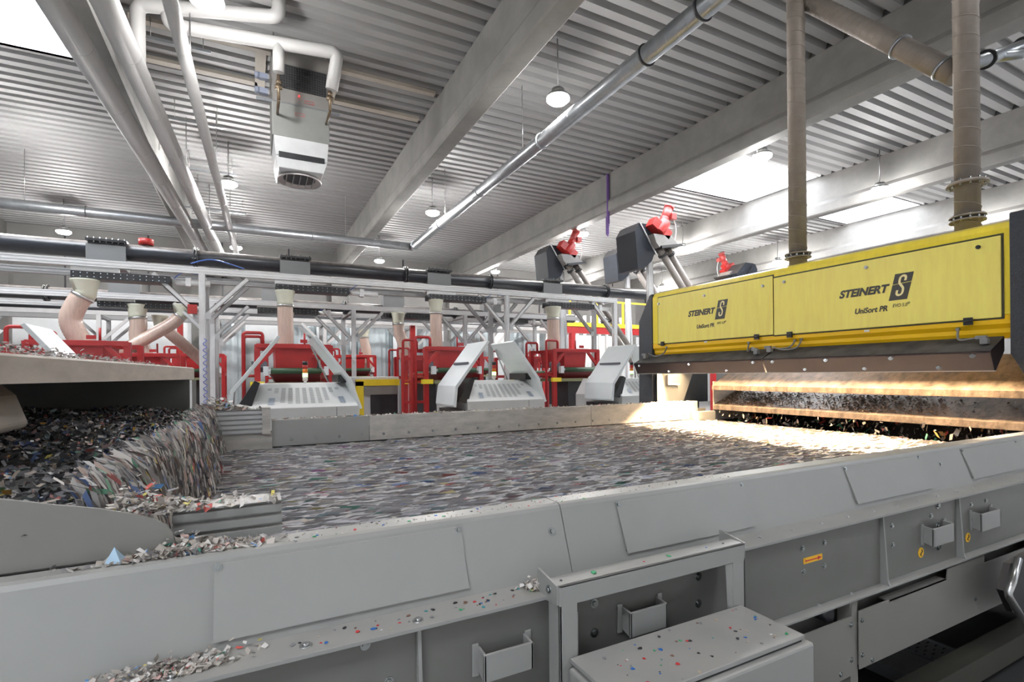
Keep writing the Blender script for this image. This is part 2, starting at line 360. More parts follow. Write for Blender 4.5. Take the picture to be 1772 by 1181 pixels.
# lower guard sheets with cut-outs
def sheet(pts, y=.932, t=.003, n='guard_sheet', m=guard):
    MB().prism(pts, 'y', y, y+t).build(n, m, cv)
sheet([(1.70, -.758), (1.87, -.758), (1.875, -.762), (2.255, -.762), (2.262, -.728), (2.545, -.724), (2.55, -.757), (2.95, -.757), (2.955, -.724), (4.3, -.724), (4.3, -.955), (1.70, -.942)])
sheet([(.6, -.765), (1.36, -.765), (1.36, -.728), (1.39, -.765), (1.66, -.765), (1.672, -.72), (1.672, -.948), (.6, -.99)])
MB().box(1.875, 2.25, .932, .965, -.766, -.762).build('guard_lip', guard, cv)
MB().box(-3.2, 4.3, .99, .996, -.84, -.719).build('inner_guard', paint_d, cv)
for x, z in ((1.655, -.79), (1.655, -.90), (1.60, -.93), (1.715, -.79), (1.715, -.90), (1.77, -.93), (2.47, -.88), (2.9, -.9)): bolt(x, .932, z, .006, cv, m=zinc, name='dome_bolt')
b = MB(); b.box(1.665, 1.705, .94, .98, FLOOR, -.72); b.build('leg', guard, cv); b = MB(); b.box(3.6, 3.68, .94, 1.02, FLOOR, -.72); b.build('leg', guard, cv); b = MB(); b.box(-.9, -.82, .96, 1.04, FLOOR, -.72); b.build('leg', guard, cv); b = MB(); b.box(1.66, 1.72, 4.15, 4.2, FLOOR, -.6); b.build('leg', guard, cv)
b = MB(); b.cyl((1.58, .95, -.755), (1.58, 1.0, -.755), .021, 22); b.build('idler_roller_end', black, cv); b = MB(); b.cyl((1.55, .95, -.98), (1.55, 1.0, -.98), .021, 22); b.build('idler_roller_end', black, cv)
# stickers
k_ = .957
st = MB().box(1.527*k_, 1.621*k_, .955, .957, -.601*k_, -.583*k_).build('arrow_sticker', signm, cv)
b = MB(); y_ = .9545; b.box(1.468, 1.530, y_-.0006, y_, -.5684, -.5653); b.add([(1.528, y_, -.5605), (1.548, y_, -.5668), (1.528, y_, -.573)], [(0, 1, 2)]); b.add([(1.464, y_, -.561), (1.478, y_, -.5668), (1.464, y_, -.5725), (1.470, y_, -.5668)], [(0, 1, 2, 3)]); b.build('printed_arrow', redink, st)
for x in (2.225, 2.59):
    b = MB(); b.cyl((x*k_, .957, -.682*k_), (x*k_, .955, -.682*k_), .018, 24); s_ = b.build('round_sticker', signm, cv)
    b = MB(); b.tube([(x*k_+.006*sin(t*2*pi), .9542, -.682*k_+.011*(1-2*t)) for t in np.linspace(0, 1, 12)], .0016, 6); b.build('printed_symbol', ink, s_)
MB().box(.448, .471, .955, .957, -.632, -.60).build('sticker', signm, cv)
# far side rail
def frail(x0, x1, m=paint_dust):
    pr = [(4.10, -.51), (4.10, -.322), (4.105, -.315), (4.15, -.315), (4.15, -.33), (4.115, -.33), (4.115, -.51)]
    MB().prism(pr, 'x', x0, x1).build('far_side_rail', m, cv)
for x0, x1 in ((.13, .825), (.83, 2.97), (2.975, 4.42)): frail(x0, x1, paint if x1 < 1 else paint_dust)
for x in list(np.arange(.26, .8, .17)) + list(np.arange(.94, 4.4, .205)): bolt(x, 4.10, -.465, .008, cv, m=zinc, name='dome_bolt')
MB().box(4.3, 4.62, 4.03, 4.10, -.53, -.43).build('rail_end_strip', paint, cv)
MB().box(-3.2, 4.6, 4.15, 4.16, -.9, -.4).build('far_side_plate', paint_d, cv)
# ---- flakes on the belt
gw = (.62, .60, .60); gry = (.36, .35, .36); dk = (.12, .12, .135); tn = (.50, .44, .37)
colb = [((.52, .50, .49), 7), ((.44, .42, .425), 9), ((.32, .305, .315), 2.2), ((.54, .49, .43), 3), ((.38, .365, .375), 6), ((.46, .455, .475), 6), ((.36, .14, .13), .45), ((.13, .18, .33), .5), ((.13, .27, .21), .4), ((.42, .36, .18), .5), ((.42, .25, .27), .5), ((.27, .35, .38), .5), ((.34, .18, .31), .2), ((.62, .61, .60), 2.5)]
mbelt = flake_mat('mixed plastic flakes on belt', colb)
N = 34000; px = rng.uniform(-.35, 4.5, N); py = 1.14+rng.uniform(0, 1, N)**1.0*2.95
P0 = np.stack([px, py, np.full(N, -.528)+rng.uniform(0, .004, N)], 1); A = np.stack([np.ones(N), rng.normal(0, .035, N), rng.normal(0, .004, N)], 1)
tag(flakes('plastic_flakes', P0, A, (.02, .11), (7, 18), mbelt, tilt=.05), 'layer of mixed plastic flakes spread along the moving wide belt', 'plastic flakes', kind='stuff')

# ================================================================== FEEDER at the left
fd = thing('vibrating_feeder', (-1.6, 2.6, FLOOR), 'grey feeder trough pouring mixed flakes onto the belt', 'feeder')
pr = [(-3.2, -.20)] + [(-.367, -.193), (-.294, -.212), (-.232, -.227), (-.185, -.243), (-.158, -.255), (-.140, -.268), (-.130, -.284), (-.127, -.300), (-.129, -.316), (-3.2, -.325)]
MB().prism(pr, 'y', 1.112, 1.118).build('near_side_plate', guard, fd, .001)
MB().box(-3.2, -.128, 1.104, 1.112, -.330, -.318).build('side_plate_foot', guard, fd)
MB().box(-3.2, -.372, 4.05, 4.06, -.35, .0).build('far_side_plate', paint_d, fd)
MB().box(-3.2, -.30, 1.14, 4.05, -.36, -.35).build('trough_floor', paint_d, fd)
MB().box(-3.3, -3.2, 1.1, 4.06, -.36, .0).build('back_plate', darkm, fd)
# discharge lip strip
MB().bar((-.29, 1.2, -.30), (-.29, 3.95, -.30), .02, .10).build('discharge_lip', steel, fd)
# hood beam, slightly skewed to the belt
bx = lambda y: -.573+(y-1.754)*(.221/2.346)
v = [(bx(y)+dx, y, z) for y in (1.05, 4.12) for dx, z in ((0, -.012), (0, .062), (-.012, .070), (-.9, .070), (-.9, .055), (-.02, -.012))]
MB().add(v, [(0, 1, 2, 3, 4, 5), (11, 10, 9, 8, 7, 6)]+[(i, (i+1) % 6, 6+(i+1) % 6, 6+i) for i in range(6)]).build('hood_beam', tan, fd)
MB().box(-3.3, -.70, 1.12, 4.12, .0, .03).build('hood_roof', tan, fd)
bolt(-.598, 1.62, .03, .006, fd, (1, 0, 0), zinc)
MB().box(-3.2, -.5, 1.125, 4.05, -.35, -.345).build('liner', darkm, fd)
# tan spout at the left edge
MB().prism([(-1.3, .0), (-.86, .0), (-.80, -.06), (-.765, -.17), (-.78, -.19), (-1.3, -.21)], 'y', 2.3, 2.6).build('spout', tan, fd, .01)
# profile blocks at the trough mouth
def profblock(name, x0, x1, y0, y1, z0, z1, n, m, lab, endcap=False):
    o = thing(name, ((x0+x1)/2, (y0+y1)/2, z0), lab, 'profile block')
    pr = []; h = (z1-z0)/n
    for k in range(n):
        z = z0+k*h; pr += [(y0, z), (y0, z+h*.62), (y0+.012, z+h*.70), (y0+.012, z+h*.92)]
    pr += [(y0, z1-.001), (y0, z1), (y1, z1), (y1, z0)]
    MB().prism(pr, 'x', x0, x1).build('grooved_body', m, o)
    if endcap: MB().box(x1, x1+.055, y0-.01, y1, z0-.01, z1+.01).build('end_cap', paint_dust, o)
    return o
profblock('profile_block', -.138, .054, 1.165, 1.245, -.325, -.257, 3, paint, 'light grey grooved metal block beside the curved trough plate, covered with scraps')
profblock('profile_block', -.36, .065, 4.06, 4.15, -.40, -.23, 5, alu_d, 'dark grey grooved metal block at the far end of the pouring flakes', True)
MB().box(-.36, .13, 4.08, 4.1, -.53, -.40).build('block_foot_plate', paint_dust, cv)
# ---- heap
hx = [((.035, .035, .04), 10), ((.09, .09, .10), 7), ((.20, .195, .2), 4), ((.45, .43, .42), 1.8), ((.05, .08, .18), 1.6), ((.08, .20, .38), .5), ((.38, .11, .10), .7), ((.6, .33, .08), .3), ((.6, .5, .12), .2), ((.09, .25, .16), .5), ((.36, .30, .25), 2.8), ((.48, .32, .30), .8), ((.32, .42, .44), .5), ((.62, .61, .6), .6)]  # flake colours darkened to carry the shade under the hood
mheap = flake_mat('shade-darkened plastic flakes', hx)
def zheap(x, y):
    t = np.clip((x+.32)/-2.4, 0, 1)
    return -.245+.10*t**.8+.018*np.sin(3.1*x+1.3*y)*np.cos(4.7*y-2*x)+.012*np.sin(9*x+5*y)+.01*np.sin(13*y) - .05*np.clip((1.5-y)/.4, 0, 1)
gx = np.linspace(-3.1, -.272, 90); gy = np.linspace(1.12, 4.05, 100); b = MB()
vv = [(x, y, float(zheap(x, y))) for x in gx for y in gy]
b.add(vv, [(i*100+j, i*100+j+1, (i+1)*100+j+1, (i+1)*100+j) for i in range(89) for j in range(99)], True)
heap = b.build('plastic_flakes', darkm); tag(heap, 'heap of mixed plastic flakes in the feeder trough, darkened for the hood shade', 'plastic flakes', kind='stuff')
N = 30000; x = -.255-2.4*rng.uniform(0, 1, N)**1.5; y = rng.uniform(1.12, 4.04, N)
P0 = np.stack([x, y, zheap(x, y)+rng.uniform(-.004, .022, N)], 1); A = rng.normal(0, 1, (N, 3)); A[:, 2] *= .5
f = flakes('heap_flakes', P0, A, (.006, .030), (1.1, 3.0), mheap, tilt=.8, parent=heap)
# ---- falling curtain
N = 15000; t = rng.uniform(0, 1, N); y = rng.uniform(1.2, 4.02, N); j = rng.normal(0, .012, N)
vx = .30+.10*np.sin(5*y)+.05*np.sin(13*y+1); T = .26
tt = t*T; X = -.275+.022*np.sin(3*y)+(vx*.95)*tt+j*1.2; Z = -.21-.5*9.81*tt**2*.98+rng.normal(0, .010, N); Z = np.maximum(Z, -.525)
A = np.stack([vx*1.0, rng.normal(0, .12, N), -9.81*tt-.05], 1)
tag(flakes('plastic_flakes', np.stack([X, y, Z], 1), A, (.015, .06), (4, 12), flake_mat('falling flakes', [((.40, .38, .36), 7), ((.30, .28, .27), 6), ((.16, .155, .16), 5), ((.50, .46, .42), 4), ((.36, .27, .23), 2.5), ((.10, .15, .30), 1), ((.40, .13, .12), .8), ((.12, .28, .18), .7), ((.55, .42, .15), .4), ((.5, .34, .33), .8)]), vertical=1), 'curtain of mixed plastic flakes falling off the trough edge', 'plastic flakes', kind='stuff')
# ---- loose debris heaps on the ledges
litter_m = flake_mat('pale shredded film litter', [((.52, .47, .42), 8), ((.40, .36, .32), 6), ((.66, .63, .60), 5), ((.20, .19, .19), 2.5), ((.6, .12, .1), .5), ((.12, .3, .6), .4), ((.7, .6, .15), .3), ((.1, .4, .3), .3), ((.62, .42, .38), 1)])
def litter(lab, N, fx, fy, fz, size=(.006, .022), lift=.002):
    x = fx(N); y = fy(x, N); z = fz(x, y, N)
    return tag(flakes('shredded_litter', np.stack([x, y, z], 1), rng.normal(0, 1, (N, 3))*np.array([1, 1, .5]), size, (1.1, 3), litter_m, tilt=.9, lift=lift), lab, 'litter', kind='stuff')
litter('pale shredded litter piled on the near rail beside the curved plate', 1100, lambda n: np.clip(rng.normal(-.10, .055, n), -.3, .12), lambda x, n: 1.073+rng.uniform(0, .055, n), lambda x, y, n: -.318+rng.exponential(.006, n)*np.exp(-((x+.11)/.06)**2))
litter('shredded litter heaped on top of the light grooved block', 900, lambda n: np.clip(-.23+rng.exponential(.06, n), -.3, .04), lambda x, n: rng.uniform(1.14, 1.25, n), lambda x, y, n: -.255+rng.exponential(.010, n)*np.exp(-((x+.20)/.08)**2))
litter('thin scatter of scraps along the near rail top', 260, lambda n: rng.uniform(-.3, 1.3, n), lambda x, n: rng.uniform(1.066, 1.13, n), lambda x, y, n: np.full(n, -.3175), (.002, .007), .001)
litter('pale litter drift at the left of the lower ledge', 500, lambda n: np.clip(rng.normal(-.12, .05, n), -.3, .05), lambda x, n: rng.uniform(.95, 1.0, n), lambda x, y, n: -.469+rng.exponential(.004, n), (.004, .016))
litter('mixed scraps heaped in the corner by the grey guard frame', 150, lambda n: rng.normal(.548, .012, n), lambda x, n: rng.uniform(.955, .995, n), lambda x, y, n: -.469+rng.exponential(.004, n), (.004, .014))
litter('small heap of scraps on the far dark grooved block', 500, lambda n: np.clip(rng.normal(-.2, .09, n), -.35, .06), lambda x, n: rng.uniform(4.06, 4.14, n), lambda x, y, n: -.23+rng.exponential(.02, n)*np.exp(-((x+.2)/.12)**2), (.02, .05))
litter('fine scraps lying along the far rail top', 500, lambda n: rng.uniform(.13, 4.3, n), lambda x, n: rng.uniform(4.102, 4.15, n), lambda x, y, n: np.full(n, -.315), (.01, .035))
N = 6000
tag(flakes('dust_drift', np.stack([rng.uniform(-1.3, -.47, N), rng.uniform(1.4, 4.1, N), .068+np.abs(rng.normal(0, .007, N))*(.3+np.abs(np.sin(np.linspace(0, 400, N)*0+rng.uniform(0, 1, N)*3)))], 1), rng.normal(0, 1, (N, 3))*np.array([1, 1, .3]), (.005, .018), (1.2, 2.5), flake_mat('grey fluff', [((.30, .255, .235), 3), ((.36, .31, .285), 2)]), tilt=.6), 'pale dust and fluff drifted on the tan hood over the trough', 'dust', kind='stuff')

# ---- single scraps that can be told apart
protos = []
for k in range(5):
    n = random.choice((5, 6, 7)); pts = [(cos(2*pi*i/n)*random.uniform(.5, 1), sin(2*pi*i/n)*random.uniform(.35, .8), random.uniform(-.06, .16)) for i in range(n)]
    me_v = [(x, y, z) for x, y, z in pts] + [(x*.95, y*.95, z+.18) for x, y, z in pts]
    protos.append((me_v, [tuple(range(n))[::-1], tuple(range(n, 2*n))]+[(i, (i+1) % n, n+(i+1) % n, n+i) for i in range(n)]))
SCC = {'black': (.03, .03, .035), 'blue': (.03, .16, .5), 'red': (.6, .04, .04), 'green': (.04, .35, .14), 'grey': (.25, .25, .26), 'beige': (.5, .42, .32), 'white': (.75, .75, .75), 'teal': (.04, .28, .32), 'yellow': (.75, .6, .08), 'brown': (.22, .12, .09)}
scm = {k: M('scrap '+k, c, .45) for k, c in SCC.items()}; smesh = {}
def scrap(x, y, z, s, col, where, grp):
    k = random.randrange(5); key = (k, col)
    if key not in smesh:
        me = bpy.data.meshes.new('plastic_scrap'); me.from_pydata(protos[k][0], [], protos[k][1]); me.materials.append(scm[col]); smesh[key] = me
    o = bpy.data.objects.new('plastic_scrap', smesh[key]); COL.objects.link(o); o.location = (x, y, z+s*.06); o.scale = (s, s, s); o.rotation_euler = (0, 0, random.uniform(0, 6.3))
    tag(o, 'small %s plastic scrap %s' % (col, where), 'scrap', grp)
BXZ = -.585
cl = ['black']*6+['blue']*3+['red']*4+['green']*2+['grey']*6+['beige']*5+['white']*2+['teal']*2+['yellow']+['brown']*3
for i in range(62):
    u = random.random(); w_ = random.random()
    scrap(.60+.475*u, .715+.155*w_, BXZ, random.uniform(.0022, .0075), random.choice(cl), 'lying on the grey box lid', 'scraps on the box lid')
for x, c, s in ((.575, 'black', .006), (.66, 'green', .010), (.80, 'red', .004), (.875, 'green', .008), (1.0, 'blue', .004), (1.06, 'black', .005)):
    scrap(x, .905, -.434, s, c, 'on top of the grey guard frame', 'scraps on the guard frame')
for i in range(52):
    scrap(random.uniform(.06, .55) if i > 10 else random.uniform(.36, .5), random.uniform(.94, .99), -.470, random.uniform(.0025, .0075), random.choice(cl+['yellow', 'green', 'red']), 'on the lower ledge of the near rail', 'scraps on the lower ledge')
for i in range(34):
    scrap(random.uniform(-.1, .75), random.uniform(1.068, 1.125), -.318, random.uniform(.002, .0065), random.choice(['red', 'blue', 'black', 'green', 'beige', 'red', 'grey', 'white']), 'on the upper edge of the near rail', 'scraps on the near rail')
b = MB(); b.add([(-.226, 1.09, -.317), (-.200, 1.075, -.317), (-.196, 1.10, -.316), (-.212, 1.09, -.290)], [(0, 1, 3), (1, 2, 3), (2, 0, 3), (0, 2, 1)])
tag(b.build('film_scrap', M('pale blue film', (.42, .58, .72), .3)), 'pale blue crumpled film scrap at the left of the near rail', 'scrap')

# ================================================================== GUARD FRAME and BOX in front
gf = thing('guard_frame', (.83, .90, -.80), 'light grey angle-iron guard frame bolted onto the conveyor side', 'guard frame')
b = MB()
def angle_x(b, x0, x1, y0, y1, z0, z1, t=.006): b.box(x0, x1, y0, y1, z1-t, z1); b.box(x0, x1, y0, y0+t, z0, z1)
b = MB(); angle_x(b, .556, 1.112, .882, .926, -.478, -.434); b.build('top_rail', paint, gf, .002)
b = MB(); b.box(.556, .600, .882, .888, -1.2, -.475); b.box(.556, .562, .882, .926, -1.2, -.475); b.box(.594, .606, .888, .905, -1.0, -.50); b.build('post', paint, gf, .0015)
b = MB(); b.box(1.068, 1.112, .882, .888, -1.2, -.475); b.box(1.106, 1.112, .882, .926, -1.2, -.475)
b.add([(1.05, .89, -.478), (1.068, .884, -.478), (1.068, .884, -.70), (1.062, .89, -.70)], [(0, 1, 2, 3)]); b.build('post', paint, gf, .0015)
for x, zt in ((.551, -.434), (1.112, -.434)):
    v = [(x, .885, zt), (x, .885, zt-.04), (x, .94, zt-.045), (x, .962, zt-.036), (x, .962, zt+.012)]; v += [(a+.005, y, z) for a, y, z in v]
    MB().add(v, [(0, 1, 2, 3, 4), (9, 8, 7, 6, 5)]+[(i, (i+1) % 5, 5+(i+1) % 5, 5+i) for i in range(5)]).build('fixing_ear', paint, gf)
bolt(.551, .915, -.452, .007, gf, (-1, 0, 0))
jb = thing('terminal_box', (.84, .79, -1.1), 'grey steel box with scrap-strewn lid below the guard frame', 'box')
b = MB(); b.box(.578, 1.090, .712, .879, BXZ-.010, BXZ); b.build('lid', paint, jb, .0015)
b = MB(); b.box(.572, 1.106, .700, .876, -1.0, BXZ-.016); b.build('body', paint, jb, .006)
MB().box(.585, 1.085, .716, .872, BXZ-.017, BXZ-.009).build('seal', darkm, jb)

# dark steelwork below, lower right
o = thing('steel_beam', (2.9, 1.05, FLOOR), 'dark olive steel beam below the guard sheets', 'steel beam')
MB().box(1.2, 4.3, 1.00, 1.08, -1.30, -1.20).build('rail', M('olive dark paint', (.06, .057, .045), .5), o); MB().box(1.2, 1.3, 1.0, 1.08, -1.35, -1.3).build('leg', M('olive dark paint', (.1, .1, .1)), o); MB().box(4.2, 4.3, 1.0, 1.08, -1.35, -1.3).build('leg', M('olive dark paint', (.1, .1, .1)), o)
o = thing('dark_deck', (3.2, 2.6, FLOOR), 'added dark deck standing in for the shade under the wide belt', 'conveyor')
MB().box(.5, 6.5, .1, 4.0, -1.40, -1.35).build('deck', darkm, o)  # dark sheet added over the brighter floor, in place of shade
for x in (1.0, 5.8):
    for y in (.2, 3.8): MB().box(x, x+.1, y, y+.1, FLOOR, -1.40).build('leg', darkm, o)
def cable_tray(x0, x1, lab):
    o = thing('cable_tray', ((x0+x1)/2, 1.4, -1.30), lab, 'cable tray')
    b = MB(); b.box(x0, x1, 1.08, 2.4, -1.25, -1.245); b.box(x0, x0+.004, 1.08, 2.4, -1.25, -1.235); b.box(x1-.004, x1, 1.08, 2.4, -1.25, -1.235); b.build('perforated_bottom', galv, o)
    b = MB()
    for i in range(22):
        for j in range(4):
            b.box(x0+.012+j*.045, x0+.032+j*.045, 1.10+i*.03+(j % 2)*.014, 1.107+i*.03+(j % 2)*.014, -1.2445, -1.244)
    b.build('slot', darkm, o)
    for x in (x0, x1-.02): MB().box(x, x+.02, 1.5, 1.52, -1.35, -1.25).build('leg', galv, o)
cable_tray(2.585, 2.765, 'perforated zinc cable tray under the guard sheets, first from the box'); cable_tray(3.62, 3.80, 'plain zinc cable tray further along under the guard sheets')
MB_ = MB().box(2.38, 2.58, 1.08, 2.4, -1.30, -1.246); tag(MB_.build('cover_sheet', galv), 'flat grey sheet lying beside the perforated cable tray', 'sheet')
b = MB(); b.tube([(2.48, .81, -.69), (2.40, .80, -.755), (2.365, .80, -.785), (2.37, .80, -.80), (2.46, .80, -.885), (2.54, .80, -.95)], .012, 12)
hb = b.build('rounded_bracket', steel); tag(hb, 'blurred rounded metal bracket cut by the right picture edge', 'bracket'); b = MB(); b.prism([(2.445, -.705), (2.385, -.79), (2.46, -.885), (2.8, -.95), (2.8, -.68)], 'y', .82, .84); b.build('dark_panel', black, hb)

# ================================================================== YELLOW SORTER
so = thing('optical_sorter', (4.6, 2.97, FLOOR), 'large yellow and anthracite optical sorting machine spanning the belt', 'sorting machine')
Y0, Y1 = 1.39, 4.56
pr = [(4.2, .345), (4.2, .885), (4.225, .925), (4.27, .945), (5.0, 1.0), (5.15, .96), (5.15, .42), (4.3, .335)]
MB().prism(pr, 'y', Y0, Y1).build('housing', yellow, so, .006)
pr = [(4.2, .345), (4.2, .290), (4.222, .262), (4.222, .235), (4.245, .20), (4.33, .20), (4.33, .345)]
MB().prism(pr, 'y', Y0+.005, Y1-.002).build('lower_rim', amber, so, .003)
def door(y0, y1, z0, z1):
    d = MB().box(4.188, 4.2, y0, y1, z0, z1).build('access_door', yellow_door, so, .004)
    t = .006; b = MB(); 
    return d
dl = door(3.006, 4.46, .337, .868); dr = door(1.437, 2.996, .330, .845)
b = MB(); b.box(4.196, 4.2005, 1.425, 3.002, .320, .857); b.build('door_seal', M('dark door gap', (.05, .045, .02), .6), so)
b = MB(); b.box(4.196, 4.2005, 3.0, 4.47, .326, .879); b.build('door_seal', MATS['dark door gap'], so)
def knob(y, z, d, m=steel): b = MB(); b.cyl((4.188, y, z), (4.180, y, z), .013, 20); b.cyl((4.180, y, z), (4.176, y, z), .008, 16); b.build('latch', m, d)
def P_(px, py, X):      # direction of a photo point, met with the plane x = X
    a = px-886; q = 648.5-py; u = (a*cos(ROLL)+q*sin(ROLL))/FPX; w2 = (-a*sin(ROLL)+q*cos(ROLL))/FPX
    d = (Fv.x+u*Rv.x, Fv.y+u*Rv.y, w2); t = X/d[0]; return d[1]*t, d[2]*t
for d, pts in ((dl, ((1140, 526), (1219, 512), (1320, 495))), (dr, ((1357, 488), (1499, 463)))):
    for px_, py_ in pts: knob(*P_(px_, py_, 4.188), d)
y, z = P_(1693, 428, 4.188); knob(y, z, dr, black)
for d, pts in ((dl, ((1147, 595), (1310, 583))), (dr, ((1367, 579), (1676, 556)))):
    for px_, py_ in pts:
        y, z = P_(px_, py_, 4.188); b = MB(); b.box(4.176, 4.19, y-.024, y+.024, z-.002, z+.022); b.box(4.176, 4.19, y-.024, y+.024, z-.026, z-.005); b.cyl((4.178, y-.024, z-.003), (4.178, y+.024, z-.003), .006, 10); b.build('hinge', black, d)
def text(s, y, z, size, parent, mat, shear=.3, bold=.0, X=4.1865, wide=1.0, align='RIGHT', rise=0, nm='lettering'):
    c = bpy.data.curves.new('t', 'FONT'); c.body = s; c.size = size; c.shear = shear; c.offset = bold*size; c.extrude = .0006; c.align_x = align; c.fill_mode = 'BOTH'
    to = bpy.data.objects.new('t', c); COL.objects.link(to); dg = bpy.context.evaluated_depsgraph_get(); me = bpy.data.meshes.new_from_object(to.evaluated_get(dg))
    COL.objects.unlink(to); bpy.data.objects.remove(to)
    off = Vector(OFF[parent.name]); T = Matrix(((0, 0, -1, X), (-wide, 0, 0, y), (0, 1, 0, z), (0, 0, 0, 1)))
    me.transform(Matrix.Translation(-off) @ T); me.materials.clear(); me.materials.append(mat)
    o = bpy.data.objects.new(nm, me); COL.objects.link(o); o.parent = parent; OFF[o.name] = off; return o
def emblem(d, yr, z0):      # yr: right end of the black badge (smaller y), z0: baseline of the big word
    # word
    text('STEINERT', yr+.150, z0, .080, d, logo_ink, .28, .045, wide=1.0)
    h0, h1 = z0-.068, z0+.122; sk = .022; wd = .118; X = 4.1868
    def quad(a, b_, m):
        ya, yb = a; v = [(X, yr+wd+sk*(1-(z-h0)/(h1-h0))*1-sk*((z-h0)/(h1-h0)), z) for z in b_]
        v2 = [(X, p[1]-wd, p[2]) for p in v]; return MB().add([v[0], v[1], v2[1], v2[0]], [(0, 1, 2, 3)])
    bd = MB(); f_ = lambda y_, z_: (X-.0004, y_+sk-2*sk*((z_-h0)/(h1-h0)), z_)
    mid = z0+.045
    for za, zb in ((h0, mid-.002), (mid+.002, h1)):
        tl = .010
        v = [f_(yr+wd, za), f_(yr, za+(tl if za > h0 else 0)), f_(yr, zb+(tl if zb < h1 else 0)), f_(yr+wd, zb)]
        v2 = [(p[0]+.001, p[1], p[2]) for p in v]
        bd.add(v+v2, [(0, 1, 2, 3), (7, 6, 5, 4), (0, 4, 5, 1), (1, 5, 6, 2), (2, 6, 7, 3), (3, 7, 4, 0)])
    e = bd.build('badge', logo_ink, d)
    R_ = .0185; cy = yr+wd/2; pts = [(R_, .040)]; h_ = .0075
    for t_ in np.linspace(0, pi, 11): pts.append((cos(t_)*R_, .058+sin(t_)*R_))
    pts += [(-R_, .042), (-R_*.85, .028), (-R_*.3, .014), (R_*.3, .002), (R_*.85, -.012), (R_, -.026)]
    for t_ in np.linspace(0, -pi, 11): pts.append((cos(t_)*R_, -.042+sin(t_)*R_))
    pts += [(-R_, -.024)]
    L_, N_ = [], len(pts)
    for i in range(N_):
        a_ = Vector(pts[max(i-1, 0)]); c_ = Vector(pts[min(i+1, N_-1)]); dd = (c_-a_).normalized(); nr = Vector((-dd.y, dd.x))*h_
        for sg in (1, -1):
            p = Vector(pts[i])+nr*sg; q = f_(cy-p.x, z0+.027+p.y); L_.append((q[0]-.0012, q[1], q[2]))
    b = MB(); b.add(L_, [(2*i, 2*i+1, 2*i+3, 2*i+2) for i in range(N_-1)])
    b.build('badge_letter', M('badge cream yellow', (.92, .82, .42), .4), e)
    text('UniSort PR', yr+.150, z0-.138, .056, d, logo_ink, .22, .03, wide=.90)
    text('EVO 5.0', yr+.022, z0-.118, .035, d, logo_ink, .22, .0, wide=.78); text('\u00ae', yr+.004, z0-.104, .022, d, logo_ink, .1, 0)
emblem(dr, 1.928, .585-.002); emblem(dl, 3.508, .604)
for px_, py_ in ((1221, 592), (1500, 573)):
    y, z = P_(px_, py_, 4.198); MB().box(4.195, 4.2, y-.018, y+.018, z-.007, z+.007).build('rating_plate', white, so)
# lower dark guard bar in two lengths
for y0, y1 in ((3.02, 4.72), (1.44, 3.005)):
    pr = [(4.24, .215), (4.045, .118), (4.045, .105), (4.10, -.004), (4.12, -.004), (4.24, .12)]
    gb = MB().prism(pr, 'y', y0, y1).build('guard_bar', barm, so, .003)
    n = 3 if y0 > 3 else 4
    for k in range(n):
        yy = y0+.09+(y1-y0-.18)*k/(n-1); bolt(4.052, yy, .092, .013, so, (-1, 0, .2), zinc, 'dome_bolt', .3)
        if k < n-1: yy2 = yy+(y1-y0-.18)/(n-1)*.42; bolt(4.088, yy2, .022, .012, so, (-1, 0, .2), zinc, 'dome_bolt', .3)
MB().box(4.10, 4.125, 1.44, 4.72, -.010, -.004).build('lamp_slot_edge', paint_dust, so)
MB().add([(4.052, 1.445, .088), (4.052, 1.480, .088), (4.06, 1.46, .115)], [(0, 1, 2)])
# dark end housings
pr = [(4.56, .93), (4.60, .92), (4.79, .62), (4.80, -.36), (4.56, -.36)]
MB().prism(pr, 'x', 4.19, 5.1).build('end_housing', anth, so, .008)
pr = [(1.39, .965), (1.385, .97), (1.06, .97), (1.06, -.30), (1.20, -.30), (1.39, .10)]
MB().prism(pr, 'x', 4.17, 5.1).build('end_housing', anth, so, .008)
b = MB(); b.tube([(4.3, 1.33, 1.0), (4.3, 1.33, 1.03), (4.3, 1.30, 1.05), (4.3, 1.27, 1.03), (4.3, 1.27, 1.0)], .008, 8); b.build('lifting_eye', steel, so)
for y in (1.10, 4.66): MB().box(4.4, 4.5, y, y+.08, FLOOR, -.28).build('leg', anth, so); MB().box(4.95, 5.05, y, y+.08, FLOOR, -.28).build('leg', anth, so)
# lit side plate inside the far end, chutes, end wall
MB().prism([(4.2, .03), (4.78, .03), (4.60, -.357), (4.2, -.357)], 'y', 4.49, 4.50).build('inner_side_plate', paint, so)
MB().prism([(4.34, -.02), (4.40, -.02), (4.40, -.12), (4.52, -.13), (4.52, -.145), (4.34, -.14)], 'y', 4.46, 4.485).build('lamp_bracket', white, so)
MB().box(4.62, 5.2, 4.055, 4.065, -.53, -.10).build('chute_end_plate', paint_dust, so); MB().box(4.62, 5.2, 1.14, 1.15, -.53, -.10).build('chute_end_plate', paint_dust, so)
def chute(zl, zh, xl, n):
    pr = [(xl-.005, zl-.004), (xl-.005, zl+.002), (xl, zl+.045), (xl+.03, zl+.062), (5.1, zh), (5.1, zh-.01), (xl+.035, zl+.05), (xl+.006, zl+.035), (xl+.004, zl-.004)]
    MB().prism(pr, 'y', 1.15, 4.055).build('steel_chute', dirty, so)
chute(-.190, .12, 4.60, 0); chute(-.410, -.16, 4.62, 1)
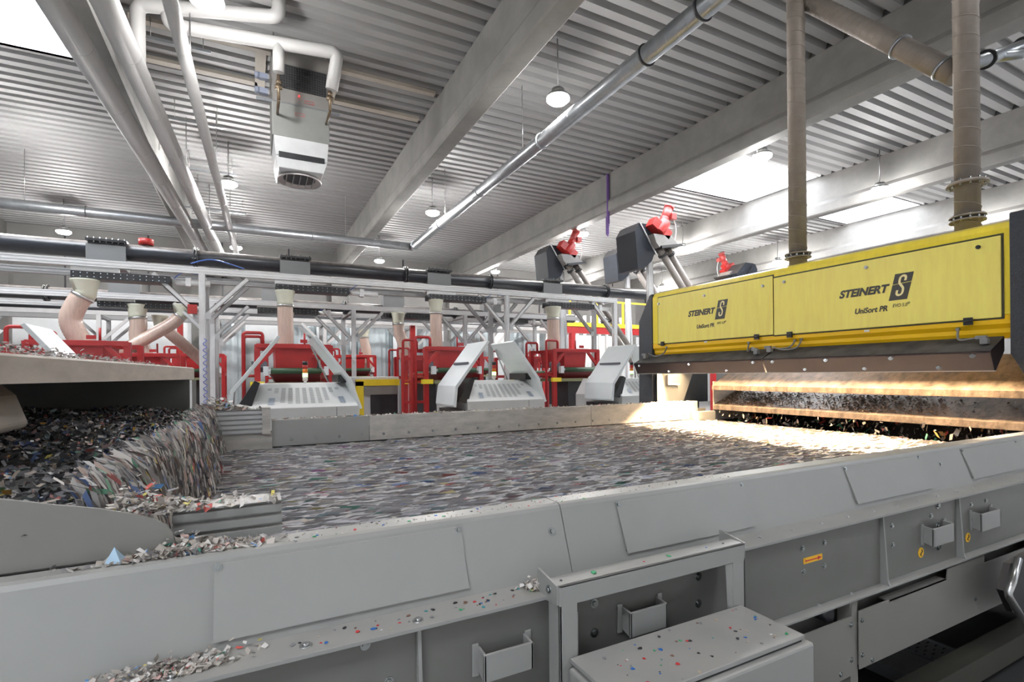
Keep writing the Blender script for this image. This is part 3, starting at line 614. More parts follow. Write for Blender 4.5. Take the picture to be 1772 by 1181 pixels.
MB().box(6.3, 6.32, 1.0, 4.2, -1.2, -.15).build('chamber_back', darkm, so); MB().box(5.1, 6.3, 1.1, 4.2, -.20, -.19).build('chamber_roof', darkm, so); MB().box(4.7, 6.3, 4.066, 4.08, -1.2, -.19).build('chamber_side', darkm, so); MB().box(4.7, 6.3, 1.08, 1.1, -1.2, -.19).build('chamber_side', darkm, so); MB().box(4.6, 6.3, 1.1, 4.1, -1.22, -1.2).build('chamber_floor', darkm, so)
# cables and plugs
def cable(pts, nm='sensor_cable', r=.007, m=None):
    return MB().tube(pts, r, 8).build(nm, m or M('grey cable', (.20, .19, .18), .5), so)
def smooth(pts, n=8):
    out = []; P = [Vector(p) for p in pts]; P = [P[0]]+P+[P[-1]]
    for i in range(1, len(P)-2):
        for k in range(n):
            t = k/n; out.append(.5*((2*P[i])+(-P[i-1]+P[i+1])*t+(2*P[i-1]-5*P[i]+4*P[i+1]-P[i+2])*t*t+(-P[i-1]+3*P[i]-3*P[i+1]+P[i+2])*t**3))
    out.append(P[-2]); return out
def pc(px_, py_, X): y, z = P_(px_, py_, X); return (X, y, z)
cable(smooth([pc(1154, 602, 4.19), pc(1148, 612, 4.16), pc(1135, 617, 4.13), pc(1122, 612, 4.11)])); cable(smooth([pc(1296, 594, 4.19), pc(1294, 608, 4.16), pc(1302, 602, 4.14), pc(1312, 608, 4.12)]))
cable(smooth([pc(1387, 588, 4.19), pc(1378, 602, 4.14), pc(1355, 606, 4.13), pc(1338, 601, 4.12)])); cable(smooth([pc(1376, 590, 4.19), pc(1366, 601, 4.15), pc(1345, 604, 4.13)])); cable(smooth([pc(1658, 570, 4.19), pc(1659, 588, 4.15), pc(1680, 587, 4.13), pc(1697, 584, 4.12)]))
for px_, py_ in ((1154, 601), (1296, 593), (1387, 587), (1376, 589), (1658, 569)): y, z = P_(px_, py_, 4.198); MB().cyl((4.205, y, z), (4.185, y, z-.005), .011, 12).build('cable_gland', steel, so)
for px_, py_, s in ((1117, 616, 1.2), (1309, 608, 1), (1332, 604, 1.1), (1704, 588, 1)):
    y, z = P_(px_, py_, 4.12); b = MB(); b.box(4.10, 4.14, y-.02*s, y+.02*s, z-.03, z+.008); b.box(4.105, 4.135, y-.012, y+.045*s, z+.002, z+.026); b.build('cable_plug', M('grey plug plastic', (.22, .22, .22), .5), so, .004)
# two exhaust ducts standing on it
def spiral_duct(name, pts, r, mat, lab, pitch=.12, flanges=(), cat='duct', seam=.004, sm=None):
    a, c = Vector(pts[0]), Vector(pts[-1]); o = thing(name, tuple(a), lab, cat)
    MB().tube(pts, r, 32).build('tube', mat, o)
    d = (c-a); L = d.length; d.normalize(); u = Vector((0, 0, 1)) if abs(d.z) < .9 else Vector((1, 0, 0)); x = d.cross(u).normalized(); y = x.cross(d)
    if pitch:
        n = int(L/pitch*16); MB().tube([a+d*(L*k/n)+(x*cos(2*pi*k/16)+y*sin(2*pi*k/16))*(r+.0005) for k in range(n+1)], seam, 5).build('spiral_seam', sm or mat, o)
    for t, w_, e, m in flanges:
        q = a+d*t; fb = MB().cyl(q-d*w_/2, q+d*w_/2, r+e, 32).build('flange', m, o)
    return o
def bolts_ring(o, c, r, ax, n, m=zinc, s=.008, l=.05):
    b = MB(); ax = Vector(ax).normalized(); u = Vector((1, 0, 0)) if abs(ax.x) < .9 else Vector((0, 1, 0)); x = ax.cross(u).normalized(); y = ax.cross(x); c = Vector(c)
    for k in range(n):
        b = MB(); p = c+(x*cos(2*pi*k/n)+y*sin(2*pi*k/n))*r; b.cyl(p-ax*l/2, p+ax*l/2, s, 6); b.build('bolt', m, o)
d1 = spiral_duct('exhaust_duct', [(4.5, 2.97, .95), (4.5, 2.97, 5.2)], .074, galv_dusty, 'narrow dusty brown spiral duct rising from the middle of the yellow machine', .13, ((.10, .012, .035, galv_dusty), (.135, .012, .035, galv_dusty)))
bolts_ring(d1, (4.5, 2.97, 1.067), .097, (0, 0, 1), 12)
d2 = spiral_duct('exhaust_duct', [(4.5, 1.72, .95), (4.5, 1.72, 5.2)], .072, galv_dusty, 'dusty brown spiral duct rising from the near end of the yellow machine', .13, ((.10, .012, .03, galv_dusty), (.36, .022, .045, galv_dusty), (.13, .012, .03, galv_dusty)))
bolts_ring(d2, (4.5, 1.72, 1.065), .09, (0, 0, 1), 12); bolts_ring(d2, (4.5, 1.72, 1.31), .10, (0, 0, 1), 12)
d3 = spiral_duct('branch_duct', [(4.58, 2.90, 3.40), (4.58, 1.80, 2.14)], .075, galv_dusty, 'sloping dusty brown spiral duct joining the two upright ducts', .07, ((1.12, .02, .014, galv), (1.55, .02, .012, galv)), seam=.002)
d4 = spiral_duct('branch_duct', [(4.56, 1.71, 2.165), (5.6, 1.64, 2.62)], .045, galv, 'short galvanised duct leaving the near upright duct at the right edge', 0, ((.20, .02, .02, black), (.75, .02, .02, black)))
MB().tube([(4.9, 1.69, 2.30), (5.1, 1.58, 2.32), (5.5, 1.48, 2.36)], .035, 16).build('side_tube', galv, d4)
# flakes flying below the chutes
N = 420; y = rng.uniform(1.3, 4.0, N); x = rng.uniform(4.56, 5.1, N); z = -.53+rng.uniform(-.03, .11, N)
A = np.stack([rng.normal(.6, .4, N), rng.normal(.2, .4, N), rng.normal(.5, .5, N)], 1)
tag(flakes('plastic_flakes', np.stack([x, y, z], 1), A, (.02, .07), (1.5, 5), flake_mat('flying flakes', [((.45, .38, .33), 6), ((.2, .18, .17), 5), ((.55, .08, .07), 1), ((.08, .35, .2), 1), ((.6, .3, .1), 1), ((.65, .62, .58), 2)]), vertical=1), 'loose flakes flying off the belt end below the steel chutes', 'plastic flakes', kind='stuff')
N = 2600; y = np.concatenate([rng.normal(2.45, .28, N//2), rng.normal(3.6, .3, N-N//2)]); y = np.clip(y, 1.3, 4.0); x = rng.uniform(4.64, 4.95, N); z = -.348+(x-4.65)*.42+.006
tag(flakes('shredded_litter', np.stack([x, y, z], 1), rng.normal(0, 1, (N, 3)), (.008, .028), (1.1, 2.5), flake_mat('brown chute litter', [((.16, .115, .085), 6), ((.24, .18, .14), 4), ((.08, .06, .05), 4), ((.42, .34, .28), .8)]), tilt=.8), 'brown flakes sticking to the lower dirty steel chute', 'litter', kind='stuff')

# ================================================================== CEILING SERVICES
dz = 4.0
o = spiral_duct('ventilation_duct', [(4.44, 1.5, dz), (4.50, 15.4, dz)], .118, galv, 'long galvanised spiral duct running under the roof over the belt', .16, [(t, .03, .022, black) for t in (2.5, 3.4)] + [(t, .03, .018, galv) for t in (6.0, 8.65, 11.3, 13.7)], seam=.0025)
for t in (4.0, 8.2, 12.4): MB().cyl((4.47, t, dz+.11), (4.47, t, CEIL), .006, 6).build('hanger_rod', steel, o)
o = spiral_duct('ventilation_duct', [(4.50, 15.5, dz), (-9.7, 15.5, dz)], .118, galv, 'galvanised spiral duct crossing under the roof towards the left wall', .16, [(t, .03, .018, galv) for t in (2.9, 5.9, 8.0, 11.0)], seam=.0025)
for x in (2.5, -1.2, -4.6): MB().cyl((x, 15.5, dz+.11), (x, 15.5, CEIL), .006, 6).build('hanger_rod', steel, o)
for nm, a, c, r, lab in (('insulated_pipe', (-1.86, 6.2, 3.98), (-1.12, 22.9, 4.0), .145, 'thick white insulated pipe under the roof, nearest the left skylight'), ('insulated_pipe', (-1.37, 6.2, 4.0), (-.72, 22.9, 4.0), .135, 'white insulated pipe beside the concrete beam, between a thicker and a thinner one'), ('insulated_pipe', (-.75, 5.8, 4.0), (-.28, 22.9, 4.0), .078, 'thin white pipe running away under the roof left of the air heater')):
    o = thing(nm, a, lab, 'pipe', 'white pipes along the first roof beam'); a = Vector(a); c = Vector(c); a = a-(c-a).normalized()*3
    MB().tube([a, c], r, 28).build('sleeve', white_ins, o)
    b = MB(); d = (c-a).normalized(); 
    for t in np.arange(1.5, (c-a).length, 1.5): b = MB(); b.cyl(a+d*t, a+d*(t+.006), r+.003, 28); b.build('joint_band', white_ins, o)
    for t in (5.2, 9.0, 13): b = MB(); p = a+d*t; b.cyl(p, (p.x, p.y, CEIL), .008, 6); b.build('hanger_rod', steel, o)
def elbow_pts(P, r=.14, n=6):
    P = [Vector(p) for p in P]; out = [P[0]]
    for i in range(1, len(P)-1):
        a = (P[i-1]-P[i]).normalized(); c = (P[i+1]-P[i]).normalized(); p0 = P[i]+a*r; p1 = P[i]+c*r
        for k in range(n+1): t = k/n; out.append(p0*(1-t)**2+P[i]*2*t*(1-t)+p1*t*t)
    out.append(P[-1]); return out
o = thing('heating_pipe', (.2, 8.0, 4.75), 'lower white insulated heating pipe feeding the air heater through two drops', 'pipe')
MB().tube(elbow_pts([(-.95, 8.17, 5.28), (-.95, 8.17, 4.75), (1.17, 7.80, 4.75), (1.10, 7.95, 4.27)], .10), .088, 24).build('sleeve', white_ins, o)
MB().tube([(.385, 7.93, 4.75), (.384, 8.0, 4.37)], .078, 24).build('drop_sleeve', white_ins, o)
o2 = thing('heating_pipe', (-.5, 8.0, 4.9), 'upper white insulated heating pipe turning up into the roof', 'pipe')
MB().tube(elbow_pts([(-1.30, 8.23, 4.12), (-1.30, 8.23, 4.95), (.38, 7.70, 4.97), (.38, 7.70, 5.29)], .12), .088, 24).build('sleeve', white_ins, o2)
ah = thing('air_heater', (.72, 8.7, 3.1), 'grey and white ceiling air heater with round outlet below', 'air heater')
hg = M('heater grey sheet', (.24, .245, .235), .4, .2, .05, 3)
MB().box(.31, 1.14, 8.5, 9.3, 3.68, 4.20).build('casing', hg, ah, .01)
MB().prism([(.33, 3.68), (1.12, 3.68), (1.10, 3.38), (.36, 3.38)], 'y', 8.49, 9.3).build('mixing_box', M('heater pale', (.55, .56, .57), .4), ah, .01)
MB().box(.40, 1.06, 8.484, 8.5, 3.36, 3.44).build('air_slot', black, ah)
MB().prism([(.36, 3.38), (1.10, 3.38), (1.04, 3.20), (.40, 3.20)], 'y', 8.50, 9.28).build('outlet_box', MATS['heater pale'], ah, .01)
b = MB(); b.tube([(.72, 8.89, 3.205), (.72, 8.89, 3.17), (.72, 8.89, 3.15)], .3, 36, False, [.24, .34, .33]); b.build('outlet_ring', M('outlet pink grey', (.5, .46, .45), .4), ah)
b = MB(); b.cyl((.72, 8.89, 3.19), (.72, 8.89, 3.198), .24, 32); b.build('outlet_opening', black, ah)
b = MB()
for k in range(5): b.box(.52+k*.1, .53+k*.1, 8.68, 9.1, 3.15, 3.19)
b.build('outlet_vane', steel, ah)
MB().box(.31, 1.14, 8.56, 9.3, 4.20, 5.05).build('filter_box', M('heater dark sheet', (.22, .21, .20), .5, .2), ah)  # filter box slightly darker than the casing
b = MB(); b.box(.42, 1.10, 8.545, 8.56, 4.45, 4.82); b.build('intake_grille', black, ah)
b = MB()
for k in range(18): b.box(.43+k*.037, .436+k*.037, 8.538, 8.545, 4.45, 4.82)
for k in range(10): b.box(.42, 1.10, 8.538, 8.545, 4.46+k*.038, 4.466+k*.038)
b.build('grille_wires', M('grille wire', (.12, .12, .12), .4, .5), ah)
MB().box(.10, 1.30, 8.52, 8.55, 4.18, 4.22).build('mounting_rail', galv, ah)
for x in (.385, 1.09):
    b = MB(); yv = 8.05; b.cyl((x, yv, 4.0), (x, yv, 4.36), .022, 12); b.cyl((x-.05, yv, 4.18), (x+.05, yv, 4.18), .03, 12); b.cyl((x, yv, 4.22), (x, yv, 4.28), .036, 12); b.cyl((x, yv, 4.0), (x, 8.52, 4.0), .02, 12); b.build('valve', M('brass and black valve', (.16, .12, .08), .4, .6), ah)
for z in (4.28, 4.50): b = MB(); b.box(.14, .26, 8.42, 8.5, z-.04, z+.04); b.cyl((.08, 8.45, z), (.14, 8.45, z), .05, 14); b.build('actuator', M('actuator blue grey', (.16, .18, .24), .5), ah)
MB().cyl((.70, 8.53, 4.37), (.70, 8.55, 4.37), .009, 14).build('pilot_light', E_('red pilot', (1, .02, .02), 4), ah)
for x0, z in ((.78, 4.30), (.64, 4.06)):
    yy = 8.538 if z > 4.2 else 8.497
    b = MB(); b.box(x0, x0+.13, yy-.002, yy, z-.022, z-.018); b.box(x0, x0+.13, yy-.002, yy, z+.018, z+.022); b.box(x0, x0+.004, yy-.002, yy, z-.02, z+.02); b.box(x0+.126, x0+.13, yy-.002, yy, z-.02, z+.02); b.build('red_label', redink, ah)
for x, y in ((.35, 8.6), (1.1, 8.6), (.35, 9.2), (1.1, 9.2)): MB().cyl((x, y, 5.05), (x, y, CEIL), .01, 6).build('hanger_rod', steel, ah)
# timber / sheet trimmers around the heater
tr = thing('trimmer_frame', (1.0, 9.6, CEIL-.05), 'cream trimmer rails fixed under the roof deck around the air heater', 'trimmer')
for x0, x1, y0, y1 in ((-1.55, 3.1, 9.05, 9.17), (-1.55, .14, 10.10, 10.24), (.10, .26, 9.17, 10.24), (1.42, 3.1, 10.10, 10.24), (1.30, 1.44, 9.17, 10.24)): MB().box(x0, x1, y0, y1, CEIL-.06, CEIL-.002).build('rail', woodm, tr)
for yy, x1 in ((8.87, -.5), (11.45, -.45), (14.0, -.27), (17.2, -.1)):
    o = thing('strut_rail', (-1.0, yy, 4.85), 'thin galvanised strut rail carrying the white pipes, %s' % {8.87: 'level with the air heater', 11.45: 'second behind the air heater', 14.0: 'third behind the air heater', 17.2: 'last before the far wall'}[yy], 'strut rail', 'strut rails over the white pipes')
    b = MB(); b.box(-1.85, x1, yy-.02, yy+.02, 4.88, 4.92); b.build('rail', galv, o); b = MB()
    b.cyl((x1-.1, yy, 4.9), (x1-.1, yy, CEIL), .006, 6); b.build('hanger_rod', steel, o); b = MB(); b.cyl((-1.25, yy, 4.9), (-1.25, yy, CEIL), .006, 6); b.build('hanger_rod', steel, o)
for x, y, z0, z1, lab, w_ in ((8.42, 10.75, 3.9, 5.25, 'dark purple lifting sling hanging left of the second roof beam', .012), (8.66, 11.1, 3.75, 4.275, 'pale purple lifting sling hanging from the second roof beam', .02)):
    b = MB(); b.box(x-.03, x-.03+w_, y, y+.05, z0+.05, z1); b.box(x+.02, x+.02+w_, y, y+.05, z0+.05, z1); b.bar((x-.03, y+.02, z0+.07), (x+.03, y+.02, z0), w_, .04); b.bar((x-.03, y+.02, z1), (x+.03, y+.02, z1), .01, .04); b.cyl((x, y+.02, z1-.01), (x, y+.02, z1+.04), .004, 6)
    tag(b.build('lifting_sling', purple), lab, 'sling')

# ================================================================== ALUMINIUM GANTRY, BLACK PIPES, UNITS
UX = [-2.4, .6, 3.6, 6.6]
def prof_bar(b, a, c, w=.09, h=.09):      # grooved aluminium profile: a core with three ridges on every side
    a = Vector(a); c = Vector(c); d = (c-a).normalized(); u = Vector((0, 0, 1)) if abs(d.z) < .98 else Vector((0, 1, 0)); r = d.cross(u).normalized(); u = r.cross(d)
    g = .008; b.bar(a, c, w-2*g, h-2*g, u)
    for s in (-1, 1):
        for k, q in ((-.40, .20), (0, .30), (.40, .20)):
            b.bar(a+r*(s*(w/2-g/2))+u*(h*k), c+r*(s*(w/2-g/2))+u*(h*k), g, h*q, u)
            b.bar(a+u*(s*(h/2-g/2))+r*(w*k), c+u*(s*(h/2-g/2))+r*(w*k), w*q, g, u)
def gantry(y, z, xs, x0, x1, lab, m, w=.1, zb=FLOOR, second=.9):
    g = thing('aluminium_gantry', ((x0+x1)/2, y, zb), lab, 'gantry')
    b = MB(); prof_bar(b, (x0, y, z), (x1, y, z), w, .12); b.build('top_rail', m, g)
    b = MB(); prof_bar(b, (x0, y+second, z-.02), (x1, y+second, z-.02), w, .12); b.build('rear_top_rail', alu_d, g)
    for x in xs:
        for yy in (y, y+second):
            b = MB(); prof_bar(b, (x, yy, zb), (x, yy, z-.06), .10, .10); b.build('post', m if yy == y else alu_d, g)
            for s in (-1, 1):
                if x0 <= x+s*.75 <= x1:
                    b = MB(); prof_bar(b, (x+s*.07, yy, z-.78), (x+s*.72, yy, z-.09), .06, .08); b.build('brace', m if yy == y else alu_d, g)
                    b = MB(); b.box(min(x+s*.05, x+s*.14), max(x+s*.05, x+s*.14), yy-.06, yy-.05, z-.86, z-.74); b.build('gusset', alu_d, g)
        b = MB(); prof_bar(b, (x, y, z-.09), (x, y+second, z-.09), .08, .08); b.build('cross_rail', alu_d, g)
    return g
gantry(10.6, 1.90, [-6.9, -.77, 5.31, 8.46], -8.5, 8.52, 'silver aluminium profile gantry carrying the black pipe, nearest row', alu)
gantry(13.2, 1.72, [-6.9, -.77, 2.3, 5.31, 8.46], -8.5, 9.2, 'second silver aluminium gantry behind the nearest one', alu, second=1.6)
gantry(18.0, 1.85, [-6.9, -3.8, -.9, 2.2, 5.3, 8.4], -8.5, 12, 'distant aluminium gantry before the silos', alu, second=1.1)
def black_pipe(y, z, r, x0, x1, fl, lab, m=blackpipe):
    o = thing('dust_pipe', (x0, y, z), lab, 'pipe')
    MB().cyl((x0, y, z), (x1, y, z), r, 32).build('tube', m, o)
    for x in fl:
        f_ = MB().cyl((x-.035, y, z), (x-.012, y, z), r+.045, 28).cyl((x+.012, y, z), (x+.035, y, z), r+.045, 28).build('flange', m, o)
        bolts_ring(o, (x, y, z), r+.028, (1, 0, 0), 14, zinc, .008, .10)
    return o
black_pipe(11.1, 2.225, .145, -9.5, 9.9, (-.9, 3.05, 5.1, 8.55), 'long dusty black pipe across the hall above the nearest gantry')
black_pipe(13.9, 1.80, .13, -9.5, 9.4, (-3.8, 2.2, 5.3), 'second black pipe behind, lower than the first')
black_pipe(19.8, 2.12, .16, -9.5, 13, (-2, 4), 'distant black pipe in front of the silos')
def slide_gate(x, y=11.1, z=0, pz=2.225):
    o = thing('slide_gate', (x, y, 1.6+z), '', 'slide gate')
    b = MB(); b.box(x-.08, x+.47, y-.155, y+.155, pz-.34, pz+.07); b.build('saddle_box', M('grey saddle box', (.20, .205, .21), .5, 0, .05, 3, .7), o)
    b = MB(); b.box(x-.08, x+.49, y-.19, y+.19, pz+.125, pz+.165); b.build('saddle_flange', black, o); b = MB(); b.box(x-.06, x+.45, y-.12, y+.12, pz+.05, pz+.13); b.build('saddle_neck', black, o)
    b = MB()
    for k in range(7): b = MB(); b.cyl((x-.05+k*.085, y-.17, pz+.10), (x-.05+k*.085, y-.17, pz+.19), .01, 6); b.build('bolt', zinc, o)
    b = MB(); prof_bar(b, (x-.19, 10.62, 1.795+z), (x+.44, 10.62, 1.795+z), .10, .09); b.build('mounting_profile', alu, o)
    b = MB(); b.box(x-.18, x+1.16, 10.52, 10.85, 1.635+z, 1.755+z); b.build('gate_plate', black, o)
    b = MB()
    for k in range(15):
        for zz in (1.665, 1.725): b = MB(); b.cyl((x-.14+k*.088, 10.508, zz+z), (x-.14+k*.088, 10.522, zz+z), .009, 6); b.build('bolt', zinc, o)
    b = MB(); b.cyl((x+1.18, 10.68, 1.69+z), (x+1.75, 10.68, 1.69+z), .055, 16); b.box(x+1.38, x+1.46, 10.6, 10.76, 1.62+z, 1.77+z); b.build('air_cylinder', alu, o)
    b = MB(); b.tube(smooth([(x+1.2, 10.66, 1.74+z), (x+1.35, 10.6, 1.85+z), (x+1.6, 10.6, 1.84+z), (x+1.75, 10.6, 1.95+z)], 5), .008, 6); b.build('air_hose', M('blue air line', (.05, .12, .4), .4), o)
    return o
def suction_hose(pts, r, lab, cone=True, grp='tan suction hoses', zt=None):
    p = Vector(pts[0]); o = thing('suction_hose', tuple(p), lab, 'hose', grp)
    d = (Vector(pts[1])-p).normalized()
    b = MB(); b.tube([(p.x, p.y, p.z+.22), (p.x, p.y, p.z+.20), (p.x, p.y, p.z+.04), tuple(p), tuple(p+d*.10)], r, 28, True, [r*1.32, r*1.30, r*1.02, r*1.04, r*1.04]); b.build('nozzle', cream, o)
    b = MB(); b.tube([p+d*.05, p+d*.09], r*1.1, 28); b.build('hose_clamp', steel, o)
    P = smooth([p+d*.04]+[Vector(q) for q in pts[1:]], 14); n = len(P); rad = [r*(1+.03*(i % 2)) for i in range(n)]
    MB().tube(P, r, 32, True, rad).build('hose_sleeve', hosem, o)
    return o
hose_lab = ['curved tan suction hose at the left, hanging from the black gate above the hood', 'straight tan suction hose into the red hopper behind the left white sorter', 'straight tan suction hose into the red hopper in the middle', 'straight tan suction hose into the red hopper next to the leaning brown pipes']
gate_lab = ['black slide gate above the curved tan hose at the left', 'black slide gate above the hose behind the left white sorter', 'black slide gate above the middle red hopper', 'black slide gate above the hose by the leaning brown pipes']
g0 = slide_gate(UX[1])
for i, x in enumerate(UX):
    if i == 1: g = g0
    else: g = dup(g0, (x-UX[1], 0, 0), '')
    g['label'] = gate_lab[i]; g['group'] = 'black slide gates under the nearest gantry'
suction_hose([(-2.41, 10.6, 1.40), (-2.52, 10.6, 1.22), (-2.60, 10.6, .95), (-2.50, 10.6, .66), (-2.36, 10.6, .42)], .150, hose_lab[0])
for i, (x, r) in enumerate(((.585, .135), (3.585, .125), (6.58, .15))):
    suction_hose([(x, 10.6, 1.42), (x, 10.6, 1.1), (x+.01, 10.6, .8), (x+.0, 10.6, .50)], r, hose_lab[i+1])
# second-row gates and hoses
l2 = ['black slide gate in the second row behind the curved hose', 'black slide gate in the second row behind the left white sorter', 'black slide gate in the second row behind the middle hopper', 'black slide gate in the second row near the leaning brown pipes']
for i, dx in enumerate((-2.35, .62, 3.55, 6.5)):
    dup(g0, (dx-UX[1]-.3, 2.75, -.12 if i else -.14), l2[i], 'black slide gates under the second gantry')
suction_hose([(-2.17, 13.4, 1.36), (-2.15, 13.4, 1.15), (-2.16, 13.4, .85), (-2.0, 13.4, .35)], .155, 'short curved tan hose behind the red hopper rail at the left', grp='tan hoses of the second row')
suction_hose([(-1.36, 13.3, 1.40), (-1.55, 13.3, 1.18), (-2.3, 13.3, .66), (-2.8, 13.3, .35)], .13, 'tan hose leaning steeply to the left behind the first aluminium post', grp='tan hoses of the second row')
suction_hose([(-1.9, 14.4, 1.25), (-1.6, 14.4, .95), (-1.1, 14.4, .45), (-.9, 14.4, .2)], .13, 'tan hose leaning to the right behind the red hopper rail', grp='tan hoses of the second row')
suction_hose([(3.43, 13.2, 1.42), (3.45, 13.2, 1.15), (3.56, 13.2, .8), (3.62, 13.2, .4)], .14, 'tan hose with a slight bend between the two middle white sorters', grp='tan hoses of the second row')
suction_hose([(3.53, 18.3, 1.42), (3.55, 18.3, 1.2), (3.62, 18.3, .9), (3.68, 18.3, .3)], .16, 'small distant tan hose in front of the bright silo', grp='tan hoses of the second row')
suction_hose([(.75, 13.3, 1.32), (.76, 13.3, 1.0), (.78, 13.3, .7), (.8, 13.3, .3)], .14, 'tan hose half hidden behind the left straight hose', grp='tan hoses of the second row')

# ---- red dosing hopper
def hopper(x, y=9.8, ladder=False):
    o = thing('dosing_hopper', (x, y+.5, FLOOR), '', 'hopper')
    b = MB(); b.add([(x-.23, y, .53), (x+.38, y, .53), (x+.38, y+1.1, .53), (x-.23, y+1.1, .53), (x-.21, y+.03, .15), (x+.36, y+.03, .15), (x+.36, y+1.0, .15), (x-.21, y+1.0, .15)], [(0, 1, 5, 4), (1, 2, 6, 5), (2, 3, 7, 6), (3, 0, 4, 7), (4, 5, 6, 7)]); b.build('bin', red, o)
    b = MB(); b.box(x-.28, x+.42, y-.04, y+.02, .49, .58); b.box(x-.28, x-.22, y, y+1.12, .50, .58); b.box(x+.37, x+.42, y, y+1.12, .50, .58); b.box(x-.28, x+.42, y+1.08, y+1.14, .50, .58); b.build('bin_rim', red, o)
    for xx in (x-.55, x+.64):
        for yy in (y-.05, y+1.0): b = MB(); b.box(xx, xx+.09, yy, yy+.09, FLOOR, .56); b.build('post', red, o)
    b = MB(); b.box(x-.52, x+.70, y-.06, y+.0, .50, .575); b.build('cross_beam', red, o, .004); b = MB(); b.box(x-.52, x+.70, y+1.02, y+1.08, .50, .575); b.build('cross_beam', red, o)
    b = MB(); b.bar((x-.48, y-.01, .22), (x-.24, y-.01, .50), .05, .06); b.build('brace', red, o); b = MB(); b.bar((x+.66, y-.01, .22), (x+.42, y-.01, .50), .05, .06); b.build('brace', red, o)
    for xx in (x-.55, x+.64): b = MB(); b.box(xx, xx+.08, y, y+1.0, -.05, .03); b.build('side_beam', red, o)
    b = MB(); b.cyl((x-.30, y-.12, .10), (x+.52, y-.12, .10), .052, 24); b.build('roller', green, o)
    b = MB(); b.cyl((x-.36, y-.12, .10), (x-.30, y-.12, .10), .03, 14); b.cyl((x+.52, y-.12, .10), (x+.60, y-.12, .10), .03, 14); b.box(x-.42, x-.34, y-.16, y-.06, .02, .18); b.box(x+.57, x+.64, y-.16, y-.06, .02, .18); b.build('bearing', pale_grey, o)
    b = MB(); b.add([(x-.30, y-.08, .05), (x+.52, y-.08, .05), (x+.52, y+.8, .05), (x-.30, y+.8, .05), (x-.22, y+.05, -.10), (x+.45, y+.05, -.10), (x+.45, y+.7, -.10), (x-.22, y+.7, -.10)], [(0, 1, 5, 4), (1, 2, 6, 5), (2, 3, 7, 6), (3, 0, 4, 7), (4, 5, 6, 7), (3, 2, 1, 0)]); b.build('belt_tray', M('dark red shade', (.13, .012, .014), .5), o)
    b = MB(); b.box(x-.34, x+.58, y-.05, y+.9, -.17, -.10); b.build('drip_tray', M('olive tray', (.22, .22, .12), .5), o)
    b = MB(); b.cyl((x-.42, y-.02, .22), (x-.42, y+.25, .22), .07, 16); b.box(x-.47, x-.37, y+.05, y+.2, .08, .2); b.build('gear_motor', M('motor grey blue', (.13, .15, .18), .5), o)
    b = MB(); b.tube(elbow_pts([(x-.72, y-.02, FLOOR+.9), (x-.72, y-.02, .76), (x-.42, y-.02, .76), (x-.42, y-.02, .55)], .06), .028, 10); b.tube([(x-.72, y, .02), (x-.50, y, .02)], .024, 8); b.build('handrail', red, o)
    b = MB(); b.tube(elbow_pts([(x-.72, y+.9, FLOOR+.9), (x-.72, y+.9, .76), (x-.42, y+.9, .76), (x-.42, y+.9, .55)], .06), .028, 10); b.build('handrail', red, o)
    b = MB(); b.box(x+.18, x+.30, y-.02, y, .60, .66); b.cyl((x+.28, y+.3, .58), (x+.28, y+.3, .80), .018, 8); b.build('valve_stub', red, o)
    if ladder:
        for xx in (x-1.0, x-.82): b = MB(); b.box(xx, xx+.05, y-.02, y+.03, FLOOR, .45); b.build('ladder_post', red, o)
        for zz in (-.15, -.55, -1.0, .3): b = MB(); b.box(x-1.0, x-.5, y-.01, y+.02, zz, zz+.05); b.build('ladder_rung', red, o)
    b = MB(); b.box(x+.0, x+.5, y+.2, y+.9, -1.3, -.17); b.build('lower_chute', black, o)
    b = MB(); b.box(x-.62, x-.40, y-.14, y-.05, -.17, -.08); b.build('guard_block', yel, o)
    return o
h0 = hopper(UX[1]); h0['label'] = 'red steel dosing hopper frame behind the left white sorter'; h0['group'] = 'red dosing hoppers of the nearest row'
hl = hopper(UX[2], ladder=True); hl['label'] = 'red dosing hopper with side ladder in the middle'; hl['group'] = h0['group']
dup(h0, (UX[0]-UX[1], 0, 0), 'red dosing hopper under the curved hose, above the tan hood', h0['group'])
dup(h0, (UX[3]-UX[1], 0, 0), 'red dosing hopper by the leaning brown pipes', h0['group'])
for dx, dy, lb in ((-2.1, 3.3, 'red hopper in the second row at the left, seen behind a hand rail'), (1.05, 3.3, 'red hopper in the second row behind the left white sorter'), (4.1, 3.3, 'red hopper in the second row behind the middle hopper'), (7.2, 3.3, 'red hopper in the second row beyond the leaning pipes')):
    dup(h0, (dx-.6, dy, -.05), lb, 'red dosing hoppers of the second row')
for dx, dy, lb in ((2.9, 7.0, 'small distant red hopper between the left and middle sorters'), (-4.9, 6.5, 'distant red hopper at the left picture edge'), (7.4, 7.6, 'distant red hopper right of the middle'), (10.6, 7.2, 'distant red hopper near the red mezzanine'), (-1.4, 7.0, 'distant red hopper behind the first aluminium post')):
    dup(h0, (dx-.6, dy, .1), lb, 'distant red hoppers')

